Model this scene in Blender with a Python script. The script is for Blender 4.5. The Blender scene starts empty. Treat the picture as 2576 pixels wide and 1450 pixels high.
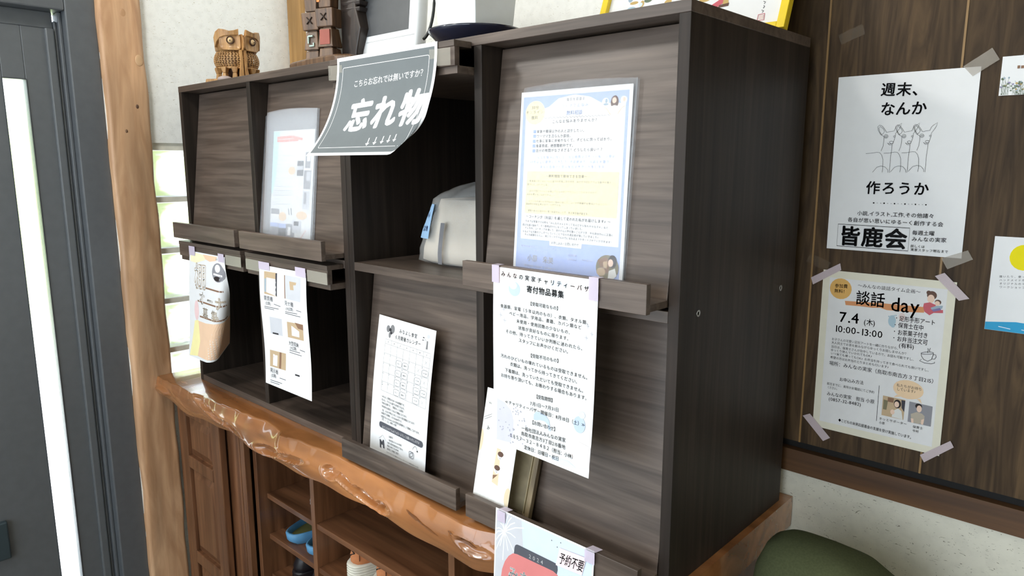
import bpy, bmesh, math, random
from mathutils import Vector, Matrix
from math import sin, cos, pi, sqrt, radians

# ------------------------------------------------------------------ scene, camera, light
scene = bpy.context.scene
COL = scene.collection
scene.view_settings.view_transform = 'Standard'
scene.view_settings.look = 'None'
scene.view_settings.gamma = 1.0
scene.view_settings.exposure = -0.88
scene.view_settings.use_curve_mapping = False

FPX, CAM, YAW, PITCH, ROLL = 1792.84, Vector((2.09405, -0.87779, 0.63991)), 0.74838, -0.1736, 0.00082
cd = bpy.data.cameras.new('camera')
cam = bpy.data.objects.new('camera', cd)
COL.objects.link(cam)
Rz = Matrix.Rotation(YAW, 3, 'Z'); Rx = Matrix.Rotation(PITCH, 3, 'X')
Ry = Matrix(((cos(ROLL), 0, sin(ROLL)), (0, 1, 0), (-sin(ROLL), 0, cos(ROLL))))
RR = Rz @ Rx @ Ry
right, fwd, up = RR.col[0], RR.col[1], RR.col[2]
cam.matrix_world = Matrix(((right.x, up.x, -fwd.x, CAM.x), (right.y, up.y, -fwd.y, CAM.y), (right.z, up.z, -fwd.z, CAM.z), (0, 0, 0, 1)))
cd.sensor_width = 36.0; cd.lens = FPX / 2576 * 36.0; cd.clip_start = 0.02; cd.clip_end = 60
scene.camera = cam

FLOOR = -0.86; CEIL = 2.08
world = bpy.data.worlds.new('sky'); scene.world = world; world.use_nodes = True
wn = world.node_tree.nodes; wl = world.node_tree.links
bg = wn['Background']; bg.inputs[0].default_value = (0.80, 0.90, 1.0, 1); bg.inputs[1].default_value = 7.0

def lamp(name, kind, loc, aim, energy, color, size=None, size_y=None, angle=None):
    d = bpy.data.lights.new(name, kind); d.energy = energy; d.color = color
    if kind == 'AREA':
        d.shape = 'RECTANGLE'; d.size = size; d.size_y = size_y or size
    if angle: d.angle = angle
    o = bpy.data.objects.new(name, d); COL.objects.link(o); o.location = loc
    o.rotation_euler = (Vector(aim) - Vector(loc)).to_track_quat('-Z', 'Y').to_euler()
    return o
# sun outdoors (shines on the garden side, away from the openings), front and high window daylight, plus added fill lamps
lamp('sun', 'SUN', (3, -3, 8), (0.5, -1.5, 0), 20.0, (1, .96, .88), angle=.01)
lamp('daylight_front_window', 'AREA', (0.26, -2.46, 0.55), (0.3, 0.0, 0.5), 0.3, (0.95, 0.98, 1.0), 1.05, 1.9)
lamp('right_pane_fill', 'AREA', (1.19, -2.46, 0.55), (1.0, 0.0, 0.5), 0.6, (0.95, 0.98, 1.0), 0.72, 1.9)  # fill added to lift the panelled wall and left wall
lamp('far_pane_fill', 'AREA', (2.12, -2.46, 0.55), (1.6, 0.0, 0.4), 15, (0.95, 0.98, 1.0), 1.0, 1.9)  # fill added to brighten posters lying in the cabinet's shadow
lamp('daylight_high_window', 'AREA', (-0.30, -1.72, 1.95), (1.8, 0.44, 0.70), 46, (1.0, 0.97, 0.92), 0.22, 0.22)
lamp('left_wall_fill', 'AREA', (0.80, -1.00, 1.86), (-0.35, 0.10, 0.55), 20, (1.0, 0.97, 0.92), 0.30, 0.30)  # added fill, tilted to brighten the left wall

# ------------------------------------------------------------------ helpers
def lin(c):
    c = c / 255.0
    return c / 12.92 if c <= 0.04045 else ((c + 0.055) / 1.055) ** 2.4
def rgb(t): return (lin(t[0]), lin(t[1]), lin(t[2]), 1.0)

MATS = {}
def nt(name):
    m = bpy.data.materials.new(name); m.use_nodes = True
    return m, m.node_tree.nodes, m.node_tree.links, m.node_tree.nodes['Principled BSDF']
def noise_color(N, L, P, c1, c2, scale, detail=4, stretch=(1, 1, 1), lo=.35, hi=.65, bump=0, rot=(0, 0, 0), distort=0):
    tc = N.new('ShaderNodeTexCoord'); mp = N.new('ShaderNodeMapping')
    mp.inputs['Scale'].default_value = stretch; mp.inputs['Rotation'].default_value = rot
    no = N.new('ShaderNodeTexNoise'); no.inputs['Scale'].default_value = scale; no.inputs['Detail'].default_value = detail
    no.inputs['Distortion'].default_value = distort
    rp = N.new('ShaderNodeValToRGB'); rp.color_ramp.elements[0].position = lo; rp.color_ramp.elements[1].position = hi
    rp.color_ramp.elements[0].color = c1; rp.color_ramp.elements[1].color = c2
    L.new(tc.outputs['Object'], mp.inputs[0]); L.new(mp.outputs[0], no.inputs['Vector']); L.new(no.outputs[0], rp.inputs[0])
    if P is not None: L.new(rp.outputs[0], P.inputs['Base Color'])
    if bump:
        b = N.new('ShaderNodeBump'); b.inputs['Strength'].default_value = bump; b.inputs['Distance'].default_value = .001
        L.new(no.outputs[0], b.inputs['Height']); L.new(b.outputs[0], P.inputs['Normal'])
    return rp, no, mp
def mat(name, c, rough=.6, var=.06, spec=.5, metal=0, coat=0, scale=40):
    if name in MATS: return MATS[name]
    m, N, L, P = nt(name)
    c = rgb(c)
    d = tuple(x * (1 - var) for x in c[:3]) + (1,); e = tuple(min(1, x * (1 + var)) for x in c[:3]) + (1,)
    noise_color(N, L, P, d, e, scale, 3)
    P.inputs['Roughness'].default_value = rough; P.inputs['Specular IOR Level'].default_value = spec
    P.inputs['Metallic'].default_value = metal; P.inputs['Coat Weight'].default_value = coat; P.inputs['Coat Roughness'].default_value = .06
    MATS[name] = m; return m
def wood(name, dark, light, axis, rough=.4, coat=0, across=70, along=3, bump=.15, lo=.32, hi=.7, distort=.6, spec=.5, coat_rough=.08):
    if name in MATS: return MATS[name]
    m, N, L, P = nt(name)
    st = [across, across, across]; st['XYZ'.index(axis)] = along
    rp, no, mp = noise_color(N, L, P, rgb(dark), rgb(light), 1.0, 7, tuple(st), lo, hi, bump, distort=distort)
    # broad figure on top of the fine grain
    tc = N.new('ShaderNodeTexCoord'); m2 = N.new('ShaderNodeMapping'); s2 = [9, 9, 9]; s2['XYZ'.index(axis)] = 1.2
    m2.inputs['Scale'].default_value = s2
    n2 = N.new('ShaderNodeTexNoise'); n2.inputs['Scale'].default_value = 1.0; n2.inputs['Detail'].default_value = 3; n2.inputs['Distortion'].default_value = 1.5
    r2 = N.new('ShaderNodeValToRGB'); r2.color_ramp.elements[0].color = (.62, .62, .62, 1); r2.color_ramp.elements[1].color = (1.2, 1.2, 1.2, 1)
    r2.color_ramp.elements[0].position = .3; r2.color_ramp.elements[1].position = .7
    mx = N.new('ShaderNodeMix'); mx.data_type = 'RGBA'; mx.blend_type = 'MULTIPLY'; mx.inputs[0].default_value = 1
    L.new(tc.outputs['Object'], m2.inputs[0]); L.new(m2.outputs[0], n2.inputs['Vector']); L.new(n2.outputs[0], r2.inputs[0])
    L.new(rp.outputs[0], mx.inputs[6]); L.new(r2.outputs[0], mx.inputs[7]); L.new(mx.outputs[2], P.inputs['Base Color'])
    P.inputs['Roughness'].default_value = rough; P.inputs['Coat Weight'].default_value = coat; P.inputs['Coat Roughness'].default_value = coat_rough
    P.inputs['Specular IOR Level'].default_value = spec
    MATS[name] = m; return m
def clear(name, tint, alpha, rough=.15, spec=.5):
    """thin see-through plastic: part transparent, part glossy plastic"""
    if name in MATS: return MATS[name]
    m, N, L, P = nt(name)
    P.inputs['Base Color'].default_value = rgb(tint); P.inputs['Roughness'].default_value = rough; P.inputs['Specular IOR Level'].default_value = spec
    tr = N.new('ShaderNodeBsdfTransparent'); mx = N.new('ShaderNodeMixShader'); mx.inputs[0].default_value = alpha
    no = N.new('ShaderNodeTexNoise'); no.inputs['Scale'].default_value = 25
    ma = N.new('ShaderNodeMapRange'); ma.inputs['To Min'].default_value = max(0, alpha - .06); ma.inputs['To Max'].default_value = alpha + .06
    L.new(no.outputs[0], ma.inputs[0]); L.new(ma.outputs[0], mx.inputs[0])
    L.new(tr.outputs[0], mx.inputs[1]); L.new(P.outputs[0], mx.inputs[2]); L.new(mx.outputs[0], N['Material Output'].inputs[0])
    MATS[name] = m; return m
def glass(name, tint, rough, clear_part=0):
    if name in MATS: return MATS[name]
    m, N, L, P = nt(name)
    P.inputs['Base Color'].default_value = tint; P.inputs['Roughness'].default_value = rough; P.inputs['Transmission Weight'].default_value = 1; P.inputs['IOR'].default_value = 1.45
    no = N.new('ShaderNodeTexNoise'); no.inputs['Scale'].default_value = 160; b = N.new('ShaderNodeBump'); b.inputs['Strength'].default_value = .12
    L.new(no.outputs[0], b.inputs['Height']); L.new(b.outputs[0], P.inputs['Normal'])
    if clear_part:
        tr = N.new('ShaderNodeBsdfTransparent'); mx = N.new('ShaderNodeMixShader'); mx.inputs[0].default_value = 1 - clear_part
        L.new(tr.outputs[0], mx.inputs[1]); L.new(P.outputs[0], mx.inputs[2]); L.new(mx.outputs[0], N['Material Output'].inputs[0])
    MATS[name] = m; return m
def plaster(name, base, fleck):
    if name in MATS: return MATS[name]
    m, N, L, P = nt(name)
    rp, no, mp = noise_color(N, L, P, tuple(x * .93 for x in rgb(base)[:3]) + (1,), rgb(base), 55, 8, lo=.3, hi=.55, bump=.5)
    tc = N.new('ShaderNodeTexCoord'); m2 = N.new('ShaderNodeMapping'); m2.inputs['Scale'].default_value = (70, 70, 190); m2.inputs['Rotation'].default_value = (.5, .6, .4)
    n2 = N.new('ShaderNodeTexNoise'); n2.inputs['Scale'].default_value = 1; n2.inputs['Detail'].default_value = 2; n2.inputs['Distortion'].default_value = 2.5
    r2 = N.new('ShaderNodeValToRGB'); r2.color_ramp.elements[0].position = .66; r2.color_ramp.elements[1].position = .74
    mx = N.new('ShaderNodeMix'); mx.data_type = 'RGBA'; mx.inputs[7].default_value = rgb(fleck)
    L.new(tc.outputs['Object'], m2.inputs[0]); L.new(m2.outputs[0], n2.inputs['Vector']); L.new(n2.outputs[0], r2.inputs[0])
    L.new(r2.outputs[0], mx.inputs[0]); L.new(rp.outputs[0], mx.inputs[6]); L.new(mx.outputs[2], P.inputs['Base Color'])
    P.inputs['Roughness'].default_value = .95; P.inputs['Specular IOR Level'].default_value = .1
    MATS[name] = m; return m

class MB:
    """collects geometry in world coordinates; build() links it as one mesh object"""
    def __init__(s): s.v = []; s.f = []; s.m = []; s.sm = []
    def add(s, vs, fs, m=0, smooth=False):
        b = len(s.v); s.v += [tuple(p) for p in vs]
        for f in fs: s.f.append([b + i for i in f]); s.m.append(m); s.sm.append(smooth)
        return s
    def box(s, x0, x1, y0, y1, z0, z1, m=0):
        vs = [(x0, y0, z0), (x1, y0, z0), (x1, y1, z0), (x0, y1, z0), (x0, y0, z1), (x1, y0, z1), (x1, y1, z1), (x0, y1, z1)]
        return s.add(vs, [(0, 3, 2, 1), (4, 5, 6, 7), (0, 1, 5, 4), (1, 2, 6, 5), (2, 3, 7, 6), (3, 0, 4, 7)], m)
    def hexa(s, a, b, m=0):
        """two quads a (bottom) and b (top), each four points counter-clockwise from above"""
        return s.add(list(a) + list(b), [(3, 2, 1, 0), (4, 5, 6, 7), (0, 1, 5, 4), (1, 2, 6, 5), (2, 3, 7, 6), (3, 0, 4, 7)], m)
    def taper(s, cx, cy, z0, z1, w0, d0, w1, d1, m=0, dx=0, dy=0, rot=0):
        def q(w, d, z, ox, oy):
            pts = [(-w / 2, -d / 2), (w / 2, -d / 2), (w / 2, d / 2), (-w / 2, d / 2)]
            return [(cx + ox + x * cos(rot) - y * sin(rot), cy + oy + x * sin(rot) + y * cos(rot), z) for x, y in pts]
        return s.hexa(q(w0, d0, z0, 0, 0), q(w1, d1, z1, dx, dy), m)
    def loft(s, rings, m=0, smooth=True, close=True, cap=True):
        n = len(rings[0]); vs = [p for r in rings for p in r]; fs = []
        for i in range(len(rings) - 1):
            for j in range(n if close else n - 1):
                k = (j + 1) % n
                fs.append((i * n + j, i * n + k, (i + 1) * n + k, (i + 1) * n + j))
        if cap and close:
            fs.append(tuple(range(n))[::-1]); fs.append(tuple((len(rings) - 1) * n + j for j in range(n)))
        return s.add(vs, fs, m, smooth)
    def lathe(s, cx, cy, prof, n=32, m=0, smooth=True, cap=True):
        return s.loft([[(cx + r * cos(2 * pi * j / n), cy + r * sin(2 * pi * j / n), z) for j in range(n)] for r, z in prof], m, smooth, True, cap)
    def ball(s, c, r, n=12, m=0):
        rx, ry, rz = (r, r, r) if not isinstance(r, tuple) else r
        rings = []
        for i in range(n // 2 + 1):
            a = -pi / 2 + pi * i / (n // 2); k = max(cos(a), .001)
            rings.append([(c[0] + rx * k * cos(2 * pi * j / n), c[1] + ry * k * sin(2 * pi * j / n), c[2] + rz * sin(a)) for j in range(n)])
        return s.loft(rings, m)
    def tube(s, pts, r, n=8, m=0):
        pts = [Vector(p) for p in pts]; rings = []
        for i, p in enumerate(pts):
            t = (pts[min(i + 1, len(pts) - 1)] - pts[max(i - 1, 0)]).normalized()
            a = t.cross(Vector((0, 0, 1)))
            if a.length < .05: a = t.cross(Vector((1, 0, 0)))
            a.normalize(); b = t.cross(a); rr = r[i] if isinstance(r, (list, tuple)) else r
            rings.append([p + a * rr * cos(2 * pi * j / n) + b * rr * sin(2 * pi * j / n) for j in range(n)])
        return s.loft(rings, m)
    def build(s, name, mats, parent=None, loc=None, bevel=0, seg=2, sub=0, solid=0):
        me = bpy.data.meshes.new(name)
        if parent is not None:
            o0 = WORLD.get(parent.name, Vector((0, 0, 0)))
        if loc is None:
            if parent is not None: loc = o0
            else:
                xs = [p[0] for p in s.v]; ys = [p[1] for p in s.v]; zs = [p[2] for p in s.v]
                loc = Vector(((min(xs) + max(xs)) / 2, (min(ys) + max(ys)) / 2, min(zs)))
        loc = Vector(loc)
        me.from_pydata([(p[0] - loc.x, p[1] - loc.y, p[2] - loc.z) for p in s.v], [], s.f)
        for i, p in enumerate(me.polygons): p.material_index = s.m[i]; p.use_smooth = s.sm[i]
        for k in (mats if isinstance(mats, (list, tuple)) else [mats]): me.materials.append(k)
        me.update()
        bm = bmesh.new(); bm.from_mesh(me); bmesh.ops.recalc_face_normals(bm, faces=bm.faces); bm.to_mesh(me); bm.free()
        o = bpy.data.objects.new(name, me); COL.objects.link(o)
        if parent is not None:
            o.parent = parent; o.location = loc - o0
        else: o.location = loc
        WORLD[o.name] = loc.copy()
        if bevel:
            b = o.modifiers.new('bevel', 'BEVEL'); b.width = bevel; b.segments = seg; b.limit_method = 'ANGLE'; b.angle_limit = .7
        if solid:
            b = o.modifiers.new('solid', 'SOLIDIFY'); b.thickness = solid; b.offset = 0
        if sub:
            b = o.modifiers.new('sub', 'SUBSURF'); b.levels = sub; b.render_levels = sub
        return o
WORLD = {}
def thing(name, label, cat, loc, group=None):
    o = bpy.data.objects.new(name, None); COL.objects.link(o); o.location = loc; o.empty_display_size = .05
    WORLD[o.name] = Vector(loc); tag(o, label, cat, group); return o
def tag(o, label, cat, group=None, kind=None):
    o['label'] = label; o['category'] = cat
    if group: o['group'] = group
    if kind: o['kind'] = kind
    return o
def struct(o, label, cat):
    o['kind'] = 'structure'; o['label'] = label; o['category'] = cat; return o
def copy_tree(o, off, parent=None):
    c = o.copy(); COL.objects.link(c)
    if parent is None: c.location = o.location + Vector(off)
    else: c.parent = parent
    for ch in list(o.children): copy_tree(ch, off, c)
    return c

# ------------------------------------------------------------------ printed paper
INK = dict(ink=(22, 22, 24), ink_soft=(92, 92, 98), paper_grey=(228, 228, 228), amber=(222, 176, 104), orange_print=(216, 150, 104), hair_brown=(104, 80, 70), skin_print=(236, 206, 186),
 rose_print=(200, 102, 112), greyblue_print=(160, 178, 192), violet_print=(134, 122, 168), footblue=(170, 194, 206), footpink=(226, 208, 204), peach_print=(238, 208, 172), photo_tan=(196, 172, 140),
 photo_olive=(128, 122, 96), photo_brown=(142, 110, 88), photo_dark=(72, 72, 78), hair_dark=(52, 46, 46), cloth_white=(224, 224, 220), photo_grey=(146, 146, 152), cloth_beige=(186, 176, 160),
 blush=(244, 232, 230), iceblue=(220, 230, 244), dropblue=(194, 210, 230), lavender=(212, 212, 230), dotgrey=(178, 178, 190), firework=(238, 245, 252), slate_print=(88, 90, 98), salmon_print=(218, 132, 130),
 white_print=(240, 240, 240), grey_print=(128, 128, 130), dark_print=(58, 58, 62), pale_grey_print=(206, 208, 214), pale_print=(240, 238, 240), periwinkle=(176, 192, 236), butter=(240, 230, 190), blue_print=(160, 180, 224),
 pale_cyan=(200, 236, 248), red_print=(240, 160, 150), cream_print=(246, 238, 200), orange_pale=(240, 204, 172), pink_pale=(240, 208, 208), yellow_pale=(250, 240, 176), tan_print=(186, 170, 148),
 charcoal_print=(112, 118, 120), yellow_print=(236, 222, 30), green_print=(110, 124, 104), lilac_print=(150, 142, 176), ochre_print=(196, 168, 110), sand_print=(228, 212, 180), sky_print=(214, 228, 246), cyan_print=(60, 160, 206), navy_print=(40, 52, 90))
def ink(n): return mat('print_' + n, INK[n], .75, .02, .2)
GLY = {}
def glyph(ch, bold):
    k = (ch, bold)
    if k in GLY: return GLY[k]
    cu = bpy.data.curves.new('glyph', 'FONT'); cu.body = ch; cu.resolution_u = 2; cu.offset = bold * .012
    o = bpy.data.objects.new('glyph', cu); me = o.to_mesh(); me.calc_loop_triangles()
    vs = [(v.co.x, v.co.y) for v in me.vertices]; ts = [tuple(t.vertices) for t in me.loop_triangles]
    o.to_mesh_clear(); bpy.data.objects.remove(o); bpy.data.curves.remove(cu)
    if ord(ch) > 0x2000: adv = 1.0
    elif vs: adv = max(v[0] for v in vs) + .07
    else: adv = .32
    GLY[k] = (vs, ts, adv); return GLY[k]

class Sheet:
    """a sheet of paper W x H mm; fn(x_mm, y_mm) -> point of its front face"""
    def __init__(s, W, H, fn, base, curved=0, x0=0, y0=0, outward=-1):
        s.W, s.H, s.fn, s.curved, s.outw = W, H, fn, curved, outward
        s.mb = MB(); s.mats = [base]; s.idx = {}; s.layer = 0; s.tapes = []
        nx = max(1, int(W / curved)) if curved else 1; ny = max(1, int(H / curved)) if curved else 1
        for off, flip in ((0, 0), (-.0003, 1)):
            vs = [s.at(x0 + W * i / nx, y0 + H * j / ny, off) for j in range(ny + 1) for i in range(nx + 1)]
            fs = [(j * (nx + 1) + i, (j + 1) * (nx + 1) + i, (j + 1) * (nx + 1) + i + 1, j * (nx + 1) + i + 1) for j in range(ny) for i in range(nx)]
            s.mb.add(vs, fs, 0, bool(curved))
    def at(s, x, y, off):
        p = s.fn(x, y)
        if off == 0: return p
        e = .4
        n = (s.fn(x + e, y) - s.fn(x - e, y)).cross(s.fn(x, y - e) - s.fn(x, y + e))
        n.normalize()
        return p + n * off
    def mi(s, m):
        if m not in s.idx: s.idx[m] = len(s.mats); s.mats.append(ink(m))
        return s.idx[m]
    def flat(s, pts, tris, m, off):
        pts = [(min(max(p[0], .2), s.W - .2), min(max(p[1], .2), s.H - .2)) for p in pts]   # nothing is printed past the edge
        if s.curved:
            tris = [[pts[i] for i in t] for t in tris]; done = []; lim = s.curved * 1.2
            while tris:
                t = tris.pop()
                L = [(math.dist(t[i], t[(i + 1) % 3]), i) for i in range(3)]; mx, i = max(L)
                if mx > lim:
                    a, b, c = t[i], t[(i + 1) % 3], t[(i + 2) % 3]; q = ((a[0] + b[0]) / 2, (a[1] + b[1]) / 2)
                    tris += [[a, q, c], [q, b, c]]
                else: done.append(t)
            pts = [p for t in done for p in t]; tris = [(3 * i, 3 * i + 1, 3 * i + 2) for i in range(len(done))]
        s.mb.add([s.at(p[0], p[1], off) for p in pts], tris, s.mi(m))
    def poly(s, pts, m, off=None):
        from mathutils.geometry import tessellate_polygon
        s.layer += 1
        s.flat(pts, tessellate_polygon([[Vector((p[0], p[1], 0)) for p in pts]]), m, off or .00012 + s.layer * .00001)
    def stroke(s, pts, w, m):
        s.layer += 1; off = .00012 + s.layer * .00001
        P = [Vector(p) for p in pts]; vs = []; ts = []
        for i, p in enumerate(P):
            a = P[max(i - 1, 0)]; b = P[min(i + 1, len(P) - 1)]
            if i == 0 and (P[0] - P[-1]).length < .2: a = P[-2]
            if i == len(P) - 1 and (P[0] - P[-1]).length < .2: b = P[1]
            t = (b - a); t = t.normalized() if t.length > 1e-6 else Vector((1, 0))
            n = Vector((-t.y, t.x)) * w / 2
            vs += [(p + n)[:], (p - n)[:]]
        for i in range(len(P) - 1): ts += [(2 * i, 2 * i + 1, 2 * i + 3), (2 * i, 2 * i + 3, 2 * i + 2)]
        s.flat(vs, ts, m, off)
    def ellipse(s, cx, cy, rx, ry, m):
        n = 20 if max(rx, ry) > 2 else 8
        s.poly([(cx + rx * cos(2 * pi * i / n), cy + ry * sin(2 * pi * i / n)) for i in range(n)], m)
    def rrect(s, x0, y0, x1, y1, r):
        out = []
        for cx, cy, a0 in ((x1 - r, y0 + r, -90), (x1 - r, y1 - r, 0), (x0 + r, y1 - r, 90), (x0 + r, y0 + r, 180)):
            out += [(cx + r * cos(radians(a0 + k * 22.5)), cy + r * sin(radians(a0 + k * 22.5))) for k in range(5)]
        return out
    def text(s, t, xa, ya, xb, yb, h, m, bold):
        em = h / .93; w = math.hypot(xb - xa, yb - ya); ux, uy = (xb - xa) / w, (yb - ya) / w
        gs = [glyph(c, 0) for c in t]; r = bold * .012 * em
        sh = [(0, 0)] if bold < .15 else [(-r, 0), (r, 0)] if bold <= .5 else [(-r, 0), (r, 0), (0, r), (0, -r)] if bold <= 1.2 else [(r * cos(k * pi / 4), r * sin(k * pi / 4)) for k in range(8)] + [(r * .5 * cos(k * pi / 2), r * .5 * sin(k * pi / 2)) for k in range(4)]
        nat = sum(g[2] for g in gs) * em; sx = 1; gap = 0
        if w > nat and len(t) > 1: gap = (w - nat) / len(t)
        elif w < nat: sx = w / nat
        x = gap / 2
        s.layer += 1; off = .00013 + s.layer * .00001
        for vs, ts, adv in gs:
            if vs:
                pts = []
                for px, py in vs:
                    X = x + px * em * sx; Y = -(py - .385) * em
                    pts.append((xa + X * ux - Y * uy, ya + X * uy + Y * ux))
                for dx, dy in sh: s.flat([(p[0] + dx, p[1] + dy) for p in pts], ts, m, off)
            x += adv * em * sx + gap
    def draw(s, items):
        for it in items:
            k = it[0]
            if k == 'T': s.text(*it[1:])
            elif k == 'P': s.poly(it[1], it[2])
            elif k == 'K': s.stroke(it[1], it[2], it[3])
            elif k == 'E': s.ellipse(*it[1:])
            elif k == 'RR': q = s.rrect(*it[1:6]); s.stroke(q + [q[0]], it[6], it[7])
            elif k == 'RF': s.poly(s.rrect(*it[1:6]), it[6])
            elif k == 'TP': s.tapes.append(it[1])
        return s
    def done(s, name, label, cat, group=None, tape=None):
        o = s.mb.build(name, s.mats); tag(o, label, cat, group); tape_off = .0003 + s.layer * .00001
        for t in s.tapes:
            mb = MB()
            if isinstance(t[0], Vector): mb.add(t, [tuple(range(len(t)))])
            else: mb.add([s.at(p[0], p[1], tape_off) for p in t] + [s.at(p[0], p[1], tape_off + .00012) for p in t], [(3, 2, 1, 0), (4, 5, 6, 7), (0, 1, 5, 4), (1, 2, 6, 5), (2, 3, 7, 6), (3, 0, 4, 7)])
            mb.build('tape', tape, o)
        return o
def plane(TL, TR, BL, W, H):
    TL, TR, BL = Vector(TL), Vector(TR), Vector(BL)
    return lambda x, y: TL + (TR - TL) * (x / W) + (BL - TL) * (y / H)
def folded(base, P, Q, r, phi):
    """sheet rolled backwards beyond the line P-Q (mm); base(x,y,off_mm)"""
    P = Vector(P); Q = Vector(Q); d = (Q - P).normalized(); n = Vector((-d.y, d.x))
    if n.x < 0: n = -n
    def fn(x, y):
        p = Vector((x, y)); k = (p - P).dot(n)
        if k <= 0: return base(x, y, 0)
        foot = p - n * k
        if k < r * phi: a = k / r; q = foot + n * (r * sin(a)); off = -(r - r * cos(a))
        else: e = k - r * phi; q = foot + n * (r * sin(phi) + e * cos(phi)); off = -(r - r * cos(phi)) - e * sin(phi)
        return base(q.x, q.y, off)
    return fn
# ------------------------------------------------------------------ materials
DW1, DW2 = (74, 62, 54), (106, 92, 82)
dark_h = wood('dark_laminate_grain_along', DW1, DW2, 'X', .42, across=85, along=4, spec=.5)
shaded_v = wood('shaded_laminate_grain_up', (38, 32, 27), (57, 48, 42), 'Z', .5, across=85, along=3, spec=.25)  # same laminate, shade of the side faces put into a darker colour
counter_m = wood('lacquered_slab', (138, 84, 46), (184, 124, 74), 'X', .25, 1.0, across=16, along=1.6, bump=.0, distort=1.2, coat_rough=.04, lo=.2, hi=.75)
cab_m = wood('shoe_cabinet_wood', (92, 58, 37), (134, 92, 63), 'Z', .3, .35, across=50, along=3)
cab_h = wood('shoe_cabinet_wood_along', (98, 62, 40), (140, 96, 66), 'X', .35, .2, across=50, along=3)
pillar_m = wood('pillar_wood', (188, 144, 106), (228, 186, 146), 'Z', .5, .1, across=16, along=2.5, distort=2.0)
trim_m = wood('post_wood', (168, 126, 72), (196, 154, 96), 'Z', .55, across=50, along=2)
rail_m = wood('rail_wood', (84, 56, 32), (118, 82, 48), 'X', .5, across=40, along=2)
panel_m = wood('panel_veneer', (54, 41, 28), (90, 71, 49), 'Z', .6, 0, across=38, along=3.2, distort=3.0, bump=.1, spec=.2)
gold_m = mat('panel_joint_gold', (140, 108, 62), .5)
black_m = mat('black_gap', (14, 13, 12), .8)
wall_m = plaster('wall_plaster', (248, 249, 245), (196, 190, 172))
low_m = plaster('lower_plaster', (228, 225, 210), (110, 104, 84))
alu_m = mat('grey_aluminium', (104, 108, 112), .38, .04, metal=.35)
alu2_m = mat('grey_aluminium_leaf', (106, 110, 113), .42, .04, metal=.3)
mortar_m = mat('mortar', (238, 235, 220), .9)
frost_m = glass('frosted_glass', (1, 1, 1, 1), .32, .55)
block_m = glass('block_glass', (1, 1, .98, 1), .28, .2)
steel_m = mat('steel', (190, 190, 190), .3, metal=1)
tape_lav = clear('lavender_tape', (226, 214, 232), .72, .5)
tape_pink = clear('pinkish_tape', (214, 198, 202), .72, .5)
tape_clear = clear('clear_tape', (205, 200, 186), .34, .2)
tape_dull = clear('dull_clear_tape', (190, 180, 165), .30, .4)
plastic_m = clear('clear_folder', (236, 238, 244), .09, .35, .2)
plastic2_m = clear('clear_folder_cloudy', (226, 230, 236), .24, .4, .2)
paper = mat('white_paper', (234, 235, 236), .8, .01, .2)
paper_blue = mat('pale_blue_paper', (204, 216, 234), .8, .02, .2)

# ------------------------------------------------------------------ the setting
YB = 0.445                                     # wood panelled wall, front face
LX = -0.15                                     # left wall, room face
FR, RT = -2.4, 3.6
def wall(name, label, boxes, m, cat='wall'):
    mb = MB()
    for b in boxes: mb.box(*b)
    return struct(mb.build(name, m), label, cat)
wall('floor', 'dark entrance floor, mostly hidden below the picture', [(-.3, RT + .1, FR - .1, .6, FLOOR - .1, FLOOR)], mat('floor_tile', (120, 112, 100), .5), 'floor')
wall('ceiling', 'pale ceiling of the entrance hall', [(-.3, RT + .1, FR - .1, .6, CEIL, CEIL + .1)], mat('ceiling_board', (206, 200, 186), .9), 'ceiling')
wall('wall_right', 'plaster wall behind the camera on the right', [(RT, RT + .1, FR - .1, .6, FLOOR, CEIL)], low_m)
# front wall with an unseen window opening widened for fill light, x -.28..2.65, z -.4..1.5
wall('wall_front', 'plaster wall with an unseen window widened for fill light, behind the camera', [(-.3, -.3 + .02, FR - .1, FR, FLOOR, CEIL), (2.65, RT, FR - .1, FR, FLOOR, CEIL), (-.28, 2.65, FR - .1, FR, FLOOR, -.4), (-.28, 2.65, FR - .1, FR, 1.5, CEIL)], low_m)
w2 = thing('widened_window', 'large unseen window in the front wall, widened for fill light', 'window', (1.18, FR - .05, -.4)); w2['kind'] = 'structure'
mb = MB()
for x in (-.28, .79, 1.6, 2.61): mb.box(x, x + .04, FR - .07, FR - .03, -.4, 1.5)
for z in (-.4, 1.46): mb.box(-.28, 2.65, FR - .07, FR - .03, z, z + .04)
mb.build('window_frame', alu_m, w2)
# back wall: white plaster left part, panelled right part, plaster below the rail
wall('wall_back', 'white plaster back wall above the dark display cabinets', [(-.25, 1.27, .456, .6, FLOOR, CEIL)], wall_m)
mb = MB(); mb.box(1.27, RT, YB, .6, .113, CEIL, 0)
for i in range(-1, 10):
    x = 1.617 + .206 * i
    if x > 1.3: mb.box(x - .0016, x + .0016, YB - .0012, YB + .002, .113, CEIL, 1)
struct(mb.build('wall_panel_side', [panel_m, gold_m]), 'brown wood veneer wall panels with thin gold joints, behind the posters', 'wall')
wall('wall_lower_side', 'cream fibre plaster wall below the wooden rail at bottom right', [(1.27, RT, YB + .002, .6, FLOOR, .058)], low_m)
wall('trim_3', 'black strip for the shade in the gap between the wall panels and the rail', [(1.27, RT, YB + .012, .6, .095, .115)], black_m, 'trim')  # shade inside the gap is put in as black colour
wall('trim_4', 'brown wooden rail running below the wall panels', [(1.27, RT, YB - .006, .6, .052, .097)], rail_m, 'trim')
for nm, x0, lb in (('trim_1', -.145, 'light wooden corner post behind the carved totem'), ('trim_2', 1.212, 'light wooden wall post behind the cabinet top, beside the wood panels')):
    mb = MB(); mb.box(x0, x0 + .08, .438, .5, FLOOR, CEIL); struct(mb.build(nm, trim_m, bevel=.002), lb, 'post')
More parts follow.
